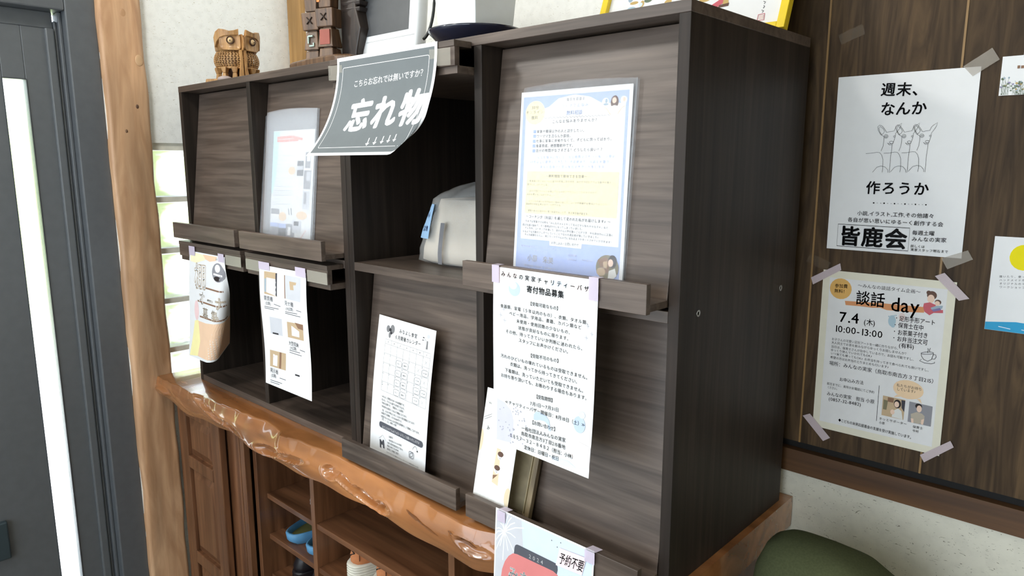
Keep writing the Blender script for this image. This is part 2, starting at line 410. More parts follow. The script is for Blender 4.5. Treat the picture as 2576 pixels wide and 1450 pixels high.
# left wall: plaster above the glass blocks, mortar grid, door opening, high window
lw = [(LX - .12, LX, -.035, .6, .70, CEIL), (LX - .12, LX, -.035, .6, FLOOR, -.10),
      (LX - .1, LX, -.145, -.03, FLOOR, CEIL), (LX - .1, LX - .004, FR, -1.90, FLOOR, CEIL), (LX - .1, LX - .004, -1.90, -1.13, FLOOR, 1.55), (LX - .1, LX - .004, -1.35, -1.13, 1.55, CEIL), (LX - .1, LX - .004, -1.90, -1.35, 2.04, CEIL),
      (LX - .1, LX - .004, -1.13, -.145, 1.14, CEIL)]
wall('wall_left', 'white fibre plaster wall left of the display cabinets, behind the owl', lw, wall_m)
w3 = thing('window_3', 'small high window in the left wall beyond the entrance door', 'window', (LX - .06, -1.62, 1.55)); w3['kind'] = 'structure'
mb = MB(); mb.box(LX - .08, LX - .05, -1.90, -1.88, 1.55, 2.04); mb.box(LX - .08, LX - .05, -1.37, -1.35, 1.55, 2.04); mb.box(LX - .08, LX - .05, -1.88, -1.37, 1.55, 1.57); mb.box(LX - .08, LX - .05, -1.88, -1.37, 2.02, 2.04)
mb.build('window_frame', alu_m, w3)
# glass block window
w1 = thing('window_1', 'glass block window between the log pillar and the cabinets', 'window', (LX, .2, -.11)); w1['kind'] = 'structure'
mb = MB(); rows = [.679 - .1555 * k for k in range(5)]; cols = [-.026 + .1555 * k for k in range(3)]
for z in rows + [rows[-1] - .1555]:
    mb.box(LX - .09, LX - .007, -.035, .5, z + .0, z + .0155 if z < .67 else .701)
for y in cols: mb.box(LX - .085, LX - .0075, y - .0155, y, -.11, .70)
mb.box(LX - .085, LX - .0075, cols[2] + .14, .5, -.11, .70)
mb.build('mortar', mortar_m, w1)
rnd = random.Random(3)
def block(y0, z1, horiz):
    mb = MB(); s = .1395; x1 = LX - .008; x0 = LX - .088; n = 40
    def h(a, b):
        e = min(a, 1 - a, b, 1 - b)
        if e < .09: return -.0035 * max(0, 1 - e / .03) ** 2
        k = .5 + .5 * sin(b * 2 * pi * 6.0)
        w = .5 + .5 * sin(a * 2 * pi * (3.2 if horiz else 4.5))
        return -.003 + .0035 * k + (.0012 if horiz else .003) * w * k
    vs = [(x1 + h(i / n, j / n), y0 + s * i / n, z1 - s * j / n) for j in range(n + 1) for i in range(n + 1)]
    fs = [(j * (n + 1) + i, (j + 1) * (n + 1) + i, (j + 1) * (n + 1) + i + 1, j * (n + 1) + i + 1) for j in range(n) for i in range(n)]
    b = (n + 1) * (n + 1); back = [(x0, y0, z1), (x0, y0 + s, z1), (x0, y0 + s, z1 - s), (x0, y0, z1 - s)]
    vs += back; top = list(range(n + 1)); rt = [j * (n + 1) + n for j in range(n + 1)]; bt = [n * (n + 1) + i for i in range(n + 1)]; lf = [j * (n + 1) for j in range(n + 1)]
    fs += [tuple([b, b + 1] + top[::-1]), tuple([b + 1, b + 2] + rt[::-1]), tuple([b + 3, b + 2][::-1] + bt), tuple([b, b + 3][::-1] + lf)][:4]
    fs.append((b, b + 3, b + 2, b + 1))
    mb.add(vs, fs, 0, True)
    return mb.build('glass_block', block_m, w1)
for ci, y in enumerate(cols):
    for ri, z in enumerate(rows[:5]): block(y, z, (ri + ci) % 2 == 0 or ri == 2)
# pillar: square log post with soft worn edges
mb = MB(); rings = []
rp = random.Random(8)
for k in range(60):
    z = FLOOR + (CEIL - FLOOR) * k / 59; ring = []
    for (cx, cy), a0 in (((-.139, -.042), 0), ((-.139, -.134), 270), ((-.25, -.134), 180), ((-.25, -.042), 90)):
        for t in range(5):
            a = radians(a0 + 90 - t * 22.5); r = .0105 + .0012 * sin(k * 1.7 + a0) + .0008 * rp.random()
            ring.append((cx + r * cos(a), cy + r * sin(a) + .0018 * sin(k * .8), z))
    rings.append(ring)
mb.loft(rings)
struct(mb.build('pillar', pillar_m), 'square log pillar between the grey door frame and the glass blocks', 'pillar')
for (y, z, r, c) in ((-.066, .801, .006, (92, 64, 46)), (-.083, 1.054, .012, (184, 142, 104)), (-.101, .731, .005, (120, 90, 66)), (-.05, .93, .016, (206, 168, 128))):
    mb = MB(); mb.ball((-.1283, y, z), (.0022, r * .7, r), 14); mb.build('knot', mat('knot_wood_%d' % c[0], c, .6), bpy.data.objects['pillar'])
# entrance door in the left wall
d1 = thing('door_1', 'dark grey entrance door with a narrow frosted glass slit', 'door', (LX, -.6, FLOOR)); d1['kind'] = 'structure'
mb = MB(); mb.box(LX - .1, LX, -.2215, -.1445, FLOOR, 1.14); mb.box(LX - .1, LX, -1.14, -.2215, 1.043, 1.14); mb.box(LX - .1, LX, -1.14, -1.1, FLOOR, 1.043)
mb.build('door_frame', alu_m, d1, bevel=.004)
mb = MB(); mb.box(LX - .075, LX - .03, -.231, -.2215, FLOOR, 1.043); mb.box(LX - .062, LX - .045, -.239, -.231, FLOOR, 1.02); mb.build('door_stop', alu_m, d1, bevel=.003)
mb = MB(); X0, X1 = -.235, -.2
mb.box(X0, X1, -.3165, -.2395, FLOOR + .01, 1.0); mb.box(X0, X1, -1.1, -.3695, FLOOR + .01, 1.0); mb.box(X0, X1, -.3695, -.3165, .862, 1.0); mb.box(X0, X1, -.3695, -.3165, FLOOR + .01, -.78); mb.box(X0, X1, -1.1, -.2395, 1.0, 1.043)
mb.build('door_leaf', alu2_m, d1, bevel=.002)
mb = MB(); mb.box(X1 - .001, X1 + .012, -.262, -.24, FLOOR + .01, 1.0); mb.build('edge_profile', alu2_m, d1, bevel=.004)
mb = MB(); mb.box(X0 + .012, X0 + .02, -.371, -.315, -.79, .87); mb.build('glass_slit', frost_m, d1)
mb = MB()
for y in (-.3705, -.3155): mb.box(X1 - .004, X1 + .003, y - .001, y + .001, -.78, .862)
mb.box(X1 - .004, X1 + .003, -.3705, -.3155, .861, .863); mb.build('glass_bead', mat('bead', (70, 74, 78), .4), d1)
mb = MB(); mb.box(X1, X1 + .018, -.53, -.485, -.45, -.34); mb.build('lock_case', mat('lock_case', (64, 78, 84), .4, metal=.4), d1, bevel=.004)
# outdoors, seen through the frosted glass only
mb = MB(); mb.box(-14, -.27, -8, 8, FLOOR - .25, FLOOR - .15); struct(mb.build('ground', mat('pale_paving', (226, 228, 230), .9)), 'pale paved yard outside the door', 'ground')
mb = MB(); rg = random.Random(5)
vs = []; fs = []; nx, nz = 60, 16
for j in range(nz + 1):
    for i in range(nx + 1): vs.append((-7.2 + .35 * rg.random() - .02 * j, -6 + 12 * i / nx, FLOOR - .15 + 2.1 * j / nz + (.25 * rg.random() if j == nz else 0)))
for j in range(nz):
    for i in range(nx): fs.append((j * (nx + 1) + i, j * (nx + 1) + i + 1, (j + 1) * (nx + 1) + i + 1, (j + 1) * (nx + 1) + i))
b = len(vs); vs += [(-8, -6, FLOOR - .15), (-8, 6, FLOOR - .15), (-8, 6, 1.1), (-8, -6, 1.1)]; fs.append((b, b + 3, b + 2, b + 1))
mb.add(vs, fs, 0, False); o = mb.build('hedge', mat('hedge_leaves', (205, 222, 150), .8, .25)); tag(o, 'yellow green hedge outdoors, blurred behind the door glass slit', 'hedge', kind='stuff')

cl = thing('added_ceiling_fixture', 'unseen square white ceiling fixture added for the left wall fill light', 'lamp', (.8, -1.0, 2.0)); cl['kind'] = 'structure'  # unseen fixture added to go with the left wall fill
mb = MB(); mb.box(.57, 1.03, -1.23, -.77, 2.0, CEIL); mb.build('added_housing', mat('housing_white', (235, 235, 232), .5), cl, bevel=.01)
# ------------------------------------------------------------------ live edge counter
def lerp_tab(tab, x):
    if x <= tab[0][0]: return tab[0][1]
    for (a, u), (b, v) in zip(tab, tab[1:]):
        if x <= b:
            t = (x - a) / (b - a); t = t * t * (3 - 2 * t); return u + (v - u) * t
    return tab[-1][1]
EDGE = [(-.128, -.079), (0, -.076), (.09, -.076), (.18, -.069), (.36, -.062), (.40, -.054), (.48, -.047), (.56, -.056), (.59, -.070), (.66, -.060), (.76, -.049), (.88, -.050), (1.02, -.055), (1.13, -.064), (1.24, -.066), (1.30, -.046), (1.614, -.046)]
BOT = [(-.128, -.062), (.03, -.070), (.3, -.066), (.45, -.078), (.64, -.066), (.85, -.070), (1.24, -.066), (1.31, -.044), (1.614, -.044)]
BULGE = [(-.128, -.086), (0, -.082), (.2, -.078), (.36, -.074), (.5, -.078), (.6, -.080), (.75, -.070), (.9, -.068), (1.1, -.074), (1.24, -.076), (1.31, -.05), (1.614, -.05)]
DENTS = [(-.085, -.036, .055, .015, .05, -.012), (.175, -.020, .045, .010, .25, .010), (.235, -.036, .055, .010, .22, .010), (.33, -.048, .06, .010, .12, .010), (.53, -.054, .060, .014, -.10, .015), (.63, -.046, .06, .010, -.12, .012),
         (.79, -.034, .030, .015, .0, .017), (.85, -.037, .05, .010, .22, .015), (.93, -.047, .06, .012, .14, .016), (.985, -.049, .025, .013, .0, .010), (1.245, -.036, .04, .012, .15, .010)]
def smooth(t): t = max(0, min(1, t)); return t * t * (3 - 2 * t)
def dent(x, z):
    d = 0
    for cx, cz, rx, rz, rot, dep in DENTS:
        u, v = x - cx, z - cz
        if abs(u) > rx * 1.6: continue
        a = (u * cos(rot) - v * sin(rot)) / rx; b = (u * sin(rot) + v * cos(rot)) / rz
        r = sqrt(a * a + b * b)
        d += dep * (1 - smooth((r - .45) / .6)) - (.0018 * math.exp(-((r - 1.15) / .16) ** 2) if dep > 0 else 0)
    return d
mb = MB(); NX, NT = 520, 30; rings = []
for i in range(NX + 1):
    x = -.128 + 1.740 * i / NX; e, b, bu = lerp_tab(EDGE, x), lerp_tab(BOT, x), lerp_tab(BULGE, x)
    e += .0015 * sin(x * 41) + .001 * sin(x * 97); th = -(.071 + .006 * sin(x * 11 + 1) + .003 * sin(x * 31))
    ring = [(x, .444, 0.0), (x, e + .006, 0.0)]
    for j in range(NT + 1):
        t = j / NT; z = -.0015 + (th + .0015) * t
        y = (1 - t) ** 2 * e + 2 * t * (1 - t) * (bu - .006) + t * t * b
        y += dent(x, z) + .0005 * sin(x * 40 + z * 60) * sin(pi * t)
        ring.append((x, y, z))
    ring += [(x, b + .02, th - .002), (x, .444, -.060)]
    rings.append(ring)
mb.loft(rings, 0, True)
counter = mb.build('countertop', counter_m, bevel=.0); tag(counter, 'glossy orange brown live edge wood slab carrying the dark cabinets', 'countertop')
for p in counter.data.polygons:
    if len(p.vertices) > 4: p.use_smooth = False
md = counter.modifiers.new('edges', 'EDGE_SPLIT'); md.split_angle = radians(50)
for cx, cz, rx, rz in ((1.085, -.031, .022, .0035), (1.128, -.039, .03, .002), (1.205, -.027, .018, .003), (1.23, -.034, .02, .003)):
    n = 16; pts = []; mb = MB()
    for k in range(n):
        a = 2 * pi * k / n; x = cx + rx * cos(a) * (1 + .2 * sin(3 * a)); z = cz + rz * sin(a) * (1 + .25 * cos(5 * a)) - (x - cx) * .16
        t = (z + .0015) / (-.071 + .0015); e, b, bu = lerp_tab(EDGE, x), lerp_tab(BOT, x), lerp_tab(BULGE, x)
        pts.append((x, (1 - t) ** 2 * e + 2 * t * (1 - t) * (bu - .006) + t * t * b + dent(x, z) - .0010, z))
    mb.add(pts, [tuple(range(n))])
    mb.build('knot', mat('dark_knot', (122, 76, 42), .25, .3, coat=.6), counter)

# ------------------------------------------------------------------ shoe cabinet under the counter
shoe = thing('shoe_cabinet', 'brown wooden shoe cabinet under the slab, with a raised panel sliding door at its left', 'cabinet', (.74, .2, FLOOR))
ZT = -.082
mb = MB(); mb.box(-.122, -.104, .018, .42, FLOOR, ZT); mb.build('side_panel', cab_m, shoe)
mb = MB(); mb.box(1.572, 1.59, .0, .42, FLOOR, ZT); mb.build('side_panel', cab_m, shoe)
mb = MB(); mb.box(-.104, 1.572, .40, .42, FLOOR, ZT); mb.build('back_panel', cab_m, shoe)
mb = MB(); mb.box(-.104, 1.572, .02, .40, ZT - .016, ZT); mb.build('top_panel', cab_h, shoe)
mb = MB(); mb.box(-.104, 1.572, .02, .40, FLOOR, FLOOR + .08); mb.build('base_panel', cab_h, shoe)
for x0 in (.264, .523, 1.06):
    mb = MB(); mb.box(x0, x0 + .019, .038 if x0 > .3 else .016, .40, FLOOR + .08, ZT - .016); mb.build('divider', cab_m, shoe, bevel=.001)
for x0, x1 in ((.283, .523), (.542, 1.06), (1.079, 1.572)):
    for z in (-.29, -.415, -.54, -.665):
        mb = MB(); mb.box(x0, x1, .042, .40, z - .015, z); mb.build('shelf', cab_h, shoe, bevel=.001)
def panel_door(x0, x1, y0, y1, sw, name):
    mb = MB(); z0, z1 = FLOOR + .09, -.088
    mb.box(x0, x0 + sw, y0, y1, z0, z1); mb.box(x1 - sw, x1, y0, y1, z0, z1)
    rails = [(z1 - .035, z1), (-.292, -.252), (-.615, -.575), (z0, z0 + .05)]
    for a, b in rails: mb.box(x0 + sw, x1 - sw, y0, y1, a, b)
    o = mb.build(name, cab_m, shoe, bevel=.003)
    for (a, b) in ((rails[1][1], rails[0][0]), (rails[2][1], rails[1][0]), (rails[3][1], rails[2][0])):
        mb = MB(); xa, xb = x0 + sw, x1 - sw
        mb.box(xa, xb, y0 + .013, y1 - .001, a, b)
        mb.hexa([(xa + .004, y0 + .0131, a + .004), (xb - .004, y0 + .0131, a + .004), (xb - .004, y0 + .0131, b - .004), (xa + .004, y0 + .0131, b - .004)],
                [(xa + .026, y0 + .004, a + .028), (xb - .026, y0 + .004, a + .028), (xb - .026, y0 + .004, b - .028), (xa + .026, y0 + .004, b - .028)])
        mb.build('raised_panel', cab_m, o)
panel_door(-.121, .16, -.031, -.010, .056, 'door')
mb = MB(); mb.box(-.02, .226, -.004, .014, FLOOR + .09, -.088); mb.box(.226, .230, .002, .014, FLOOR + .09, -.088); mb.box(.230, .254, -.004, .014, FLOOR + .09, -.088)
mb.build('door', cab_m, shoe, bevel=.0015)

# ------------------------------------------------------------------ the two dark display cabinets
H, TT, PT, DT, ZM, TM, DEP, BT = .8515, .016, .019, .0184, .4136, .0178, .41, .0178
def flap_closed(root, x0, x1, top):
    zt, zb = (H - TT - .003, .437) if top else (ZM - .004, .015)
    yt, yb = .049, .0
    d = Vector((0, yt - yb, zt - zb)); d.normalize(); n = Vector((0, -d.z, d.y))
    mb = MB(); a, b = x0 + .0025, x1 - .0025; th = .012
    F = [Vector((0, yb, zb)), Vector((0, yt, zt))]; B = [p - n * th for p in F]
    mb.hexa([(a, F[0].y, F[0].z), (b, F[0].y, F[0].z), (b, B[0].y, B[0].z), (a, B[0].y, B[0].z)], [(a, F[1].y, F[1].z), (b, F[1].y, F[1].z), (b, B[1].y, B[1].z), (a, B[1].y, B[1].z)])
    flap = mb.build('flap_door', dark_h, root, bevel=.0008)
    mb = MB(); a, b = x0 + .006, x1 - .001; z = zb if top else zb - .002
    mb.box(a, b, -.0445, .0015, z, z + .0105)
    mb.box(a, b, -.0555, -.0445, z - .003, z + .040)
    mb.build('paper_tray', dark_h, flap, bevel=.0008)
def flap_open(root, x0, x1, top):
    z1 = .842 if top else .4235
    mb = MB(); mb.box(x0 + .0025, x1 - .0025, -.036, .36, z1 - .054, z1 - .041)
    flap = mb.build('flap_door', dark_h, root, bevel=.0008); flap['label'] = 'raised flap door pushed back into the bay'
    mb = MB(); a, b = x0 + .002, x1 - .004
    mb.box(a, b, -.0405, -.029, z1 - .0415, z1 - .0105); mb.box(a, b, -.0415, -.001, z1 - .0105, z1)
    mb.build('paper_tray', dark_h, flap, bevel=.0008)
def cabinet(X, label, upper, lower):
    W = .8; r = thing('display_cabinet', label, 'cabinet', (X + W / 2, DEP / 2, 0.0), 'dark display cabinets on the wooden slab')
    for a in (X, X + W - PT):
        mb = MB(); mb.box(a + .0006, a + PT - .0006, 0, DEP, 0, H - TT); s = mb.build('side_panel', shaded_v, r, bevel=.0008)
        if X > .5 and a > X:
            for y in (.055, .35):
                m2 = MB(); n = 14
                m2.loft([[(X + W - .0006 + t, y + rr * cos(2 * pi * k / n), .423 + rr * sin(2 * pi * k / n)) for k in range(n)] for t, rr in ((0, .0055), (.0008, .0055), (.0008, .003), (-.001, .0028))])
                m2.build('cam_bolt', steel_m, s)
    mb = MB(); mb.box(X + .0004, X + W - .0004, -.0005, DEP, H - TT, H); mb.build('top_panel', dark_h, r, bevel=.0008)
    mb = MB(); mb.box(X + PT, X + W - PT, 0, DEP - .006, .0, BT); mb.build('bottom_panel', dark_h, r, bevel=.0008)
    mb = MB(); mb.box(X + PT - .0005, X + W - PT + .0005, 0.0, DEP - .006, ZM, ZM + TM); mb.build('middle_shelf', dark_h, r, bevel=.0008)
    for z0, z1 in ((BT, ZM), (ZM + TM, H - TT)):
        mb = MB(); mb.box(X + W / 2 - DT / 2, X + W / 2 + DT / 2, .0005, DEP - .006, z0, z1); mb.build('divider', shaded_v, r, bevel=.0008)
    mb = MB(); mb.box(X + PT, X + W - PT, DEP - .006, DEP, 0, H - TT); mb.build('back_panel', shaded_v, r)
    bays = [(X + PT, X + W / 2 - DT / 2), (X + W / 2 + DT / 2, X + W - PT)]
    for k, (a, b) in enumerate(bays):
        (flap_closed if upper[k] else flap_open)(r, a, b, True)
        (flap_closed if lower[k] else flap_open)(r, a, b, False)
    return r
cabinet(0.0, 'left dark wood display cabinet below the owl, both its lower flaps raised', (1, 1), (0, 0))
cabinet(0.8, 'right dark wood display cabinet holding the plastic bag and the bazaar notice', (0, 1), (1, 1))

# ------------------------------------------------------------------ green armchair at bottom right
ch = thing('armchair', 'dull green upholstered armchair at the bottom right corner below the rail', 'chair', (1.86, .15, FLOOR))
green_m = mat('green_fabric', (74, 79, 54), .9, .1, .1, scale=300)
mb = MB()
def sq(cx, cy, hx, hy, z, e=3.2, n=36):
    return [(cx + hx * (abs(cos(2 * pi * k / n)) ** (2 / e)) * (1 if cos(2 * pi * k / n) >= 0 else -1), cy + hy * (abs(sin(2 * pi * k / n)) ** (2 / e)) * (1 if sin(2 * pi * k / n) >= 0 else -1), z) for k in range(n)]
tp = .062
prof = [(.30, .16), (.26, .2), (.16, .235), (.08, .245), (.03, .24), (.0, .23), (-.015, .21), (-.03, .18)]
mb.loft([sq(1.79, .20, .10, .085, -.42), sq(1.79, .20, .135, .09, -.3), sq(1.785, .2, .134, .09, -.14), sq(1.78, .2, .126, .085, -.05), sq(1.768, .2, .108, .075, .005), sq(1.752, .2, .08, .055, .037), sq(1.742, .2, .05, .03, .052), sq(1.738, .2, .02, .012, .056)])
mb.build('backrest', green_m, ch)
mb = MB(); mb.loft([sq(1.9, -.06, .24, .25, -.56, 6), sq(1.9, -.06, .25, .26, -.54, 6), sq(1.9, -.06, .25, .26, -.47, 6), sq(1.9, -.06, .235, .245, -.45, 6)]); mb.build('seat', green_m, ch)
for sx in (-1, 1):
    for y in (-.27, .2):
        mb = MB(); mb.taper(1.9 + sx * .2, y, FLOOR, -.5, .03, .03, .04, .04); mb.build('leg', cab_m, ch)
# ------------------------------------------------------------------ print layouts, in mm on each sheet
S_weekend=[
('T','週末、',69.2,24.9,140.6,28.5,21.4,'ink',1.6),
('T','なんか',71.1,56.7,141.0,57.9,22.0,'ink',1.6),
('K',[(80.5,102.4),(74.9,98.9),(70.8,92.0),(69.3,85.8),(72.1,83.1),(76.5,84.9),(80.6,90.1),(83.9,95.6),(88.9,94.3),(95.1,93.5),(96.8,88.5),(99.7,85.3),(106.1,81.1),(104.2,87.7),(100.8,93.6),(97.7,97.9),(97.6,101.8),(96.7,107.3),(95.1,113.4),(93.7,116.1),(89.7,116.3),(86.5,112.9),(89.4,114.5),(93.2,114.6)],0.45,'ink'),
('K',[(76.8,99.4),(72.9,93.8),(71.4,88.1),(73.3,85.4),(77.9,88.9),(80.6,93.5),(79.0,96.8),(76.3,99.4)],0.45,'ink'),
('K',[(80.5,102.4),(80.6,110.2),(80.1,118.1),(77.5,126.1)],0.45,'ink'),
('K',[(86.6,102.0),(86.4,103.6),(85.4,104.7),(83.9,105.1),(82.4,104.6),(81.2,103.4),(80.7,101.8),(81.0,100.3),(82.0,99.2),(83.4,98.8),(84.9,99.3),(86.1,100.4),(86.6,102.0)],0.45,'ink'),
('K',[(85.0,102.3),(84.8,103.0),(84.4,103.5),(83.8,103.6),(83.1,103.4),(82.6,102.9),(82.4,102.2),(82.5,101.6),(83.0,101.1),(83.6,100.9),(84.2,101.1),(84.7,101.6),(85.0,102.3)],0.45,'ink'),
('K',[(97.6,102.6),(97.5,103.2),(97.1,103.7),(96.4,103.9),(95.8,103.7),(95.3,103.2),(95.1,102.5),(95.2,101.8),(95.6,101.4),(96.2,101.2),(96.9,101.4),(97.4,101.9),(97.6,102.6)],0.45,'ink'),
('K',[(95.5,112.0),(95.2,112.9),(94.2,113.7),(92.7,113.9),(91.2,113.6),(90.1,112.8),(89.6,111.8),(89.9,110.8),(90.9,110.1),(92.4,109.9),(93.9,110.2),(95.0,110.9),(95.5,112.0)],0.5,'ink'),
('K',[(93.9,116.1),(94.0,121.7),(93.1,135.1),(93.3,150.8),(93.1,162.0)],0.45,'ink'),
('K',[(53.9,129.9),(61.6,129.6),(71.2,128.1),(75.6,128.6),(79.1,132.7),(81.6,139.5),(82.5,155.3),(81.9,161.5)],0.45,'ink'),
('K',[(66.8,161.6),(73.2,153.0),(79.5,151.0),(86.0,152.5),(90.6,157.5),(91.0,161.8)],0.45,'ink'),
('K',[(107.8,102.8),(102.3,99.3),(98.4,92.5),(96.8,86.4),(99.5,83.7),(103.8,85.5),(107.8,90.7),(111.0,96.0),(115.9,94.8),(121.9,94.0),(123.5,89.0),(126.3,85.9),(132.5,81.8),(130.7,88.2),(127.5,94.1),(124.5,98.3),(124.4,102.2),(123.5,107.6),(121.9,113.6),(120.6,116.3),(116.8,116.4),(113.6,113.1),(116.4,114.7),(120.1,114.7)],0.45,'ink'),
('K',[(104.1,99.8),(100.4,94.2),(98.9,88.7),(100.8,86.0),(105.2,89.5),(107.8,94.0),(106.3,97.2),(103.7,99.8)],0.45,'ink'),
('K',[(107.8,102.8),(107.9,110.5),(107.4,118.2),(105.0,126.1)],0.45,'ink'),
('K',[(113.7,102.4),(113.4,103.9),(112.5,105.0),(111.1,105.4),(109.6,104.9),(108.4,103.8),(107.9,102.2),(108.2,100.7),(109.2,99.6),(110.6,99.2),(112.1,99.7),(113.2,100.8),(113.7,102.4)],0.45,'ink'),
('K',[(112.1,102.7),(112.0,103.3),(111.6,103.8),(111.0,104.0),(110.3,103.8),(109.8,103.3),(109.6,102.6),(109.7,101.9),(110.1,101.5),(110.7,101.3),(111.4,101.5),(111.9,102.0),(112.1,102.7)],0.45,'ink'),
('K',[(124.3,102.9),(124.2,103.6),(123.8,104.0),(123.2,104.2),(122.6,104.0),(122.1,103.5),(121.9,102.9),(122.0,102.2),(122.4,101.7),(123.0,101.6),(123.6,101.8),(124.1,102.3),(124.3,102.9)],0.45,'ink'),
('K',[(122.3,112.2),(122.0,113.1),(121.0,113.8),(119.6,114.1),(118.2,113.8),(117.1,113.0),(116.6,112.0),(116.9,111.0),(117.9,110.3),(119.3,110.1),(120.8,110.4),(121.9,111.2),(122.3,112.2)],0.5,'ink'),
('K',[(120.8,116.3),(120.9,121.8),(120.1,135.0),(120.3,150.4),(120.1,161.5)],0.45,'ink'),
('K',[(82.1,129.8),(89.5,129.6),(98.9,128.0),(103.1,128.5),(106.5,132.6),(108.9,139.3),(109.8,154.8),(109.2,160.9)],0.45,'ink'),
('K',[(94.6,161.0),(100.8,152.6),(106.9,150.6),(113.2,152.0),(117.7,157.0),(118.1,161.2)],0.45,'ink'),
('K',[(134.4,102.7),(129.1,99.3),(125.2,92.6),(123.7,86.5),(126.4,83.9),(130.5,85.7),(134.4,90.8),(137.5,96.1),(142.2,94.8),(148.1,94.1),(149.6,89.2),(152.3,86.1),(158.3,82.0),(156.6,88.4),(153.4,94.1),(150.6,98.3),(150.5,102.1),(149.6,107.4),(148.1,113.3),(146.9,116.0),(143.1,116.1),(140.1,112.8),(142.8,114.4),(146.3,114.5)],0.45,'ink'),
('K',[(130.8,99.7),(127.2,94.3),(125.7,88.8),(127.5,86.2),(131.8,89.6),(134.4,94.0),(132.9,97.2),(130.4,99.7)],0.45,'ink'),
('K',[(134.4,102.7),(134.5,110.3),(134.1,117.9),(131.7,125.7)],0.45,'ink'),
('K',[(140.1,102.3),(139.9,103.8),(138.9,104.9),(137.6,105.3),(136.1,104.8),(135.0,103.7),(134.5,102.1),(134.8,100.6),(135.7,99.6),(137.1,99.2),(138.5,99.6),(139.6,100.8),(140.1,102.3)],0.45,'ink'),
('K',[(138.6,102.6),(138.4,103.2),(138.0,103.7),(137.5,103.9),(136.8,103.7),(136.4,103.2),(136.2,102.5),(136.3,101.9),(136.7,101.4),(137.3,101.3),(137.9,101.4),(138.3,101.9),(138.6,102.6)],0.45,'ink'),
('K',[(150.4,102.8),(150.3,103.5),(149.9,103.9),(149.4,104.1),(148.7,103.9),(148.3,103.4),(148.1,102.8),(148.2,102.1),(148.6,101.7),(149.1,101.5),(149.7,101.7),(150.2,102.2),(150.4,102.8)],0.45,'ink'),
('K',[(148.5,111.9),(148.2,112.9),(147.3,113.6),(145.9,113.8),(144.5,113.5),(143.4,112.8),(143.0,111.8),(143.3,110.8),(144.2,110.1),(145.6,109.9),(147.0,110.2),(148.1,111.0),(148.5,111.9)],0.5,'ink'),
('K',[(147.1,116.0),(147.1,121.4),(146.4,134.4),(146.6,149.6),(146.5,160.5)],0.45,'ink'),
('K',[(109.6,129.3),(116.7,129.1),(125.8,127.6),(129.9,128.1),(133.2,132.0),(135.5,138.6),(136.5,153.9),(135.9,160.0)],0.45,'ink'),
('K',[(121.7,160.0),(127.7,151.7),(133.6,149.8),(139.8,151.2),(144.1,156.1),(144.5,160.3)],0.45,'ink'),
('T','作ろうか',57.6,187.3,155.6,187.6,21.5,'ink',1.6),
('E',72.8,213.2,1.3,1.3,'ink'),
('E',78.4,213.2,0.5,0.5,'ink'),
('E',83.9,213.2,0.5,0.6,'ink'),
('E',89.3,213.2,1.3,1.3,'ink'),
('E',94.8,213.2,0.5,0.6,'ink'),
('E',100.2,213.3,0.5,0.5,'ink'),
('E',105.5,213.3,1.2,1.3,'ink'),
('E',110.9,213.3,0.5,0.5,'ink'),
('E',116.2,213.3,0.5,0.5,'ink'),
('E',121.4,213.3,1.2,1.3,'ink'),
('E',126.7,213.3,0.5,0.6,'ink'),
('E',131.9,213.3,0.5,0.6,'ink'),
('E',137.1,213.3,1.1,1.3,'ink'),
('E',142.2,213.4,0.5,0.5,'ink'),
('E',147.3,213.4,0.5,0.5,'ink'),
('E',152.4,213.4,1.1,1.2,'ink'),
('T','小説,イラスト,工作,その他諸々',47.4,231.6,166.2,231.2,7.8,'ink',0.6),
('T','各自が思い思いにゆるーく創作する会',32.5,243.5,180.4,244.1,7.8,'ink',0.6),
('K',[(17.1,252.5),(131.9,252.8),(132.2,291.1),(17.4,291.1),(17.1,252.5)],0.9,'ink'),
('T','皆鹿会',19.7,272.2,130.4,271.5,33.1,'ink',2.4),
('T','毎週土曜',135.9,259.9,169.0,259.4,7.6,'ink',0.8),
('T','みんなの実家',135.8,270.6,187.1,269.2,7.6,'ink',0.8),
('T','詳しくは',135.2,282.5,156.6,282.1,4.8,'ink',0.6),
('T','実家スタッフ明石まで',135.7,288.4,190.9,287.7,4.8,'ink',0.6),
('TP',[(194.4,-0.6),(221.9,-33.0),(240.6,-15.9),(209.3,13.8)]),
('TP',[(185.7,304.2),(223.7,273.6),(233.5,288.8),(197.9,317.0)])]
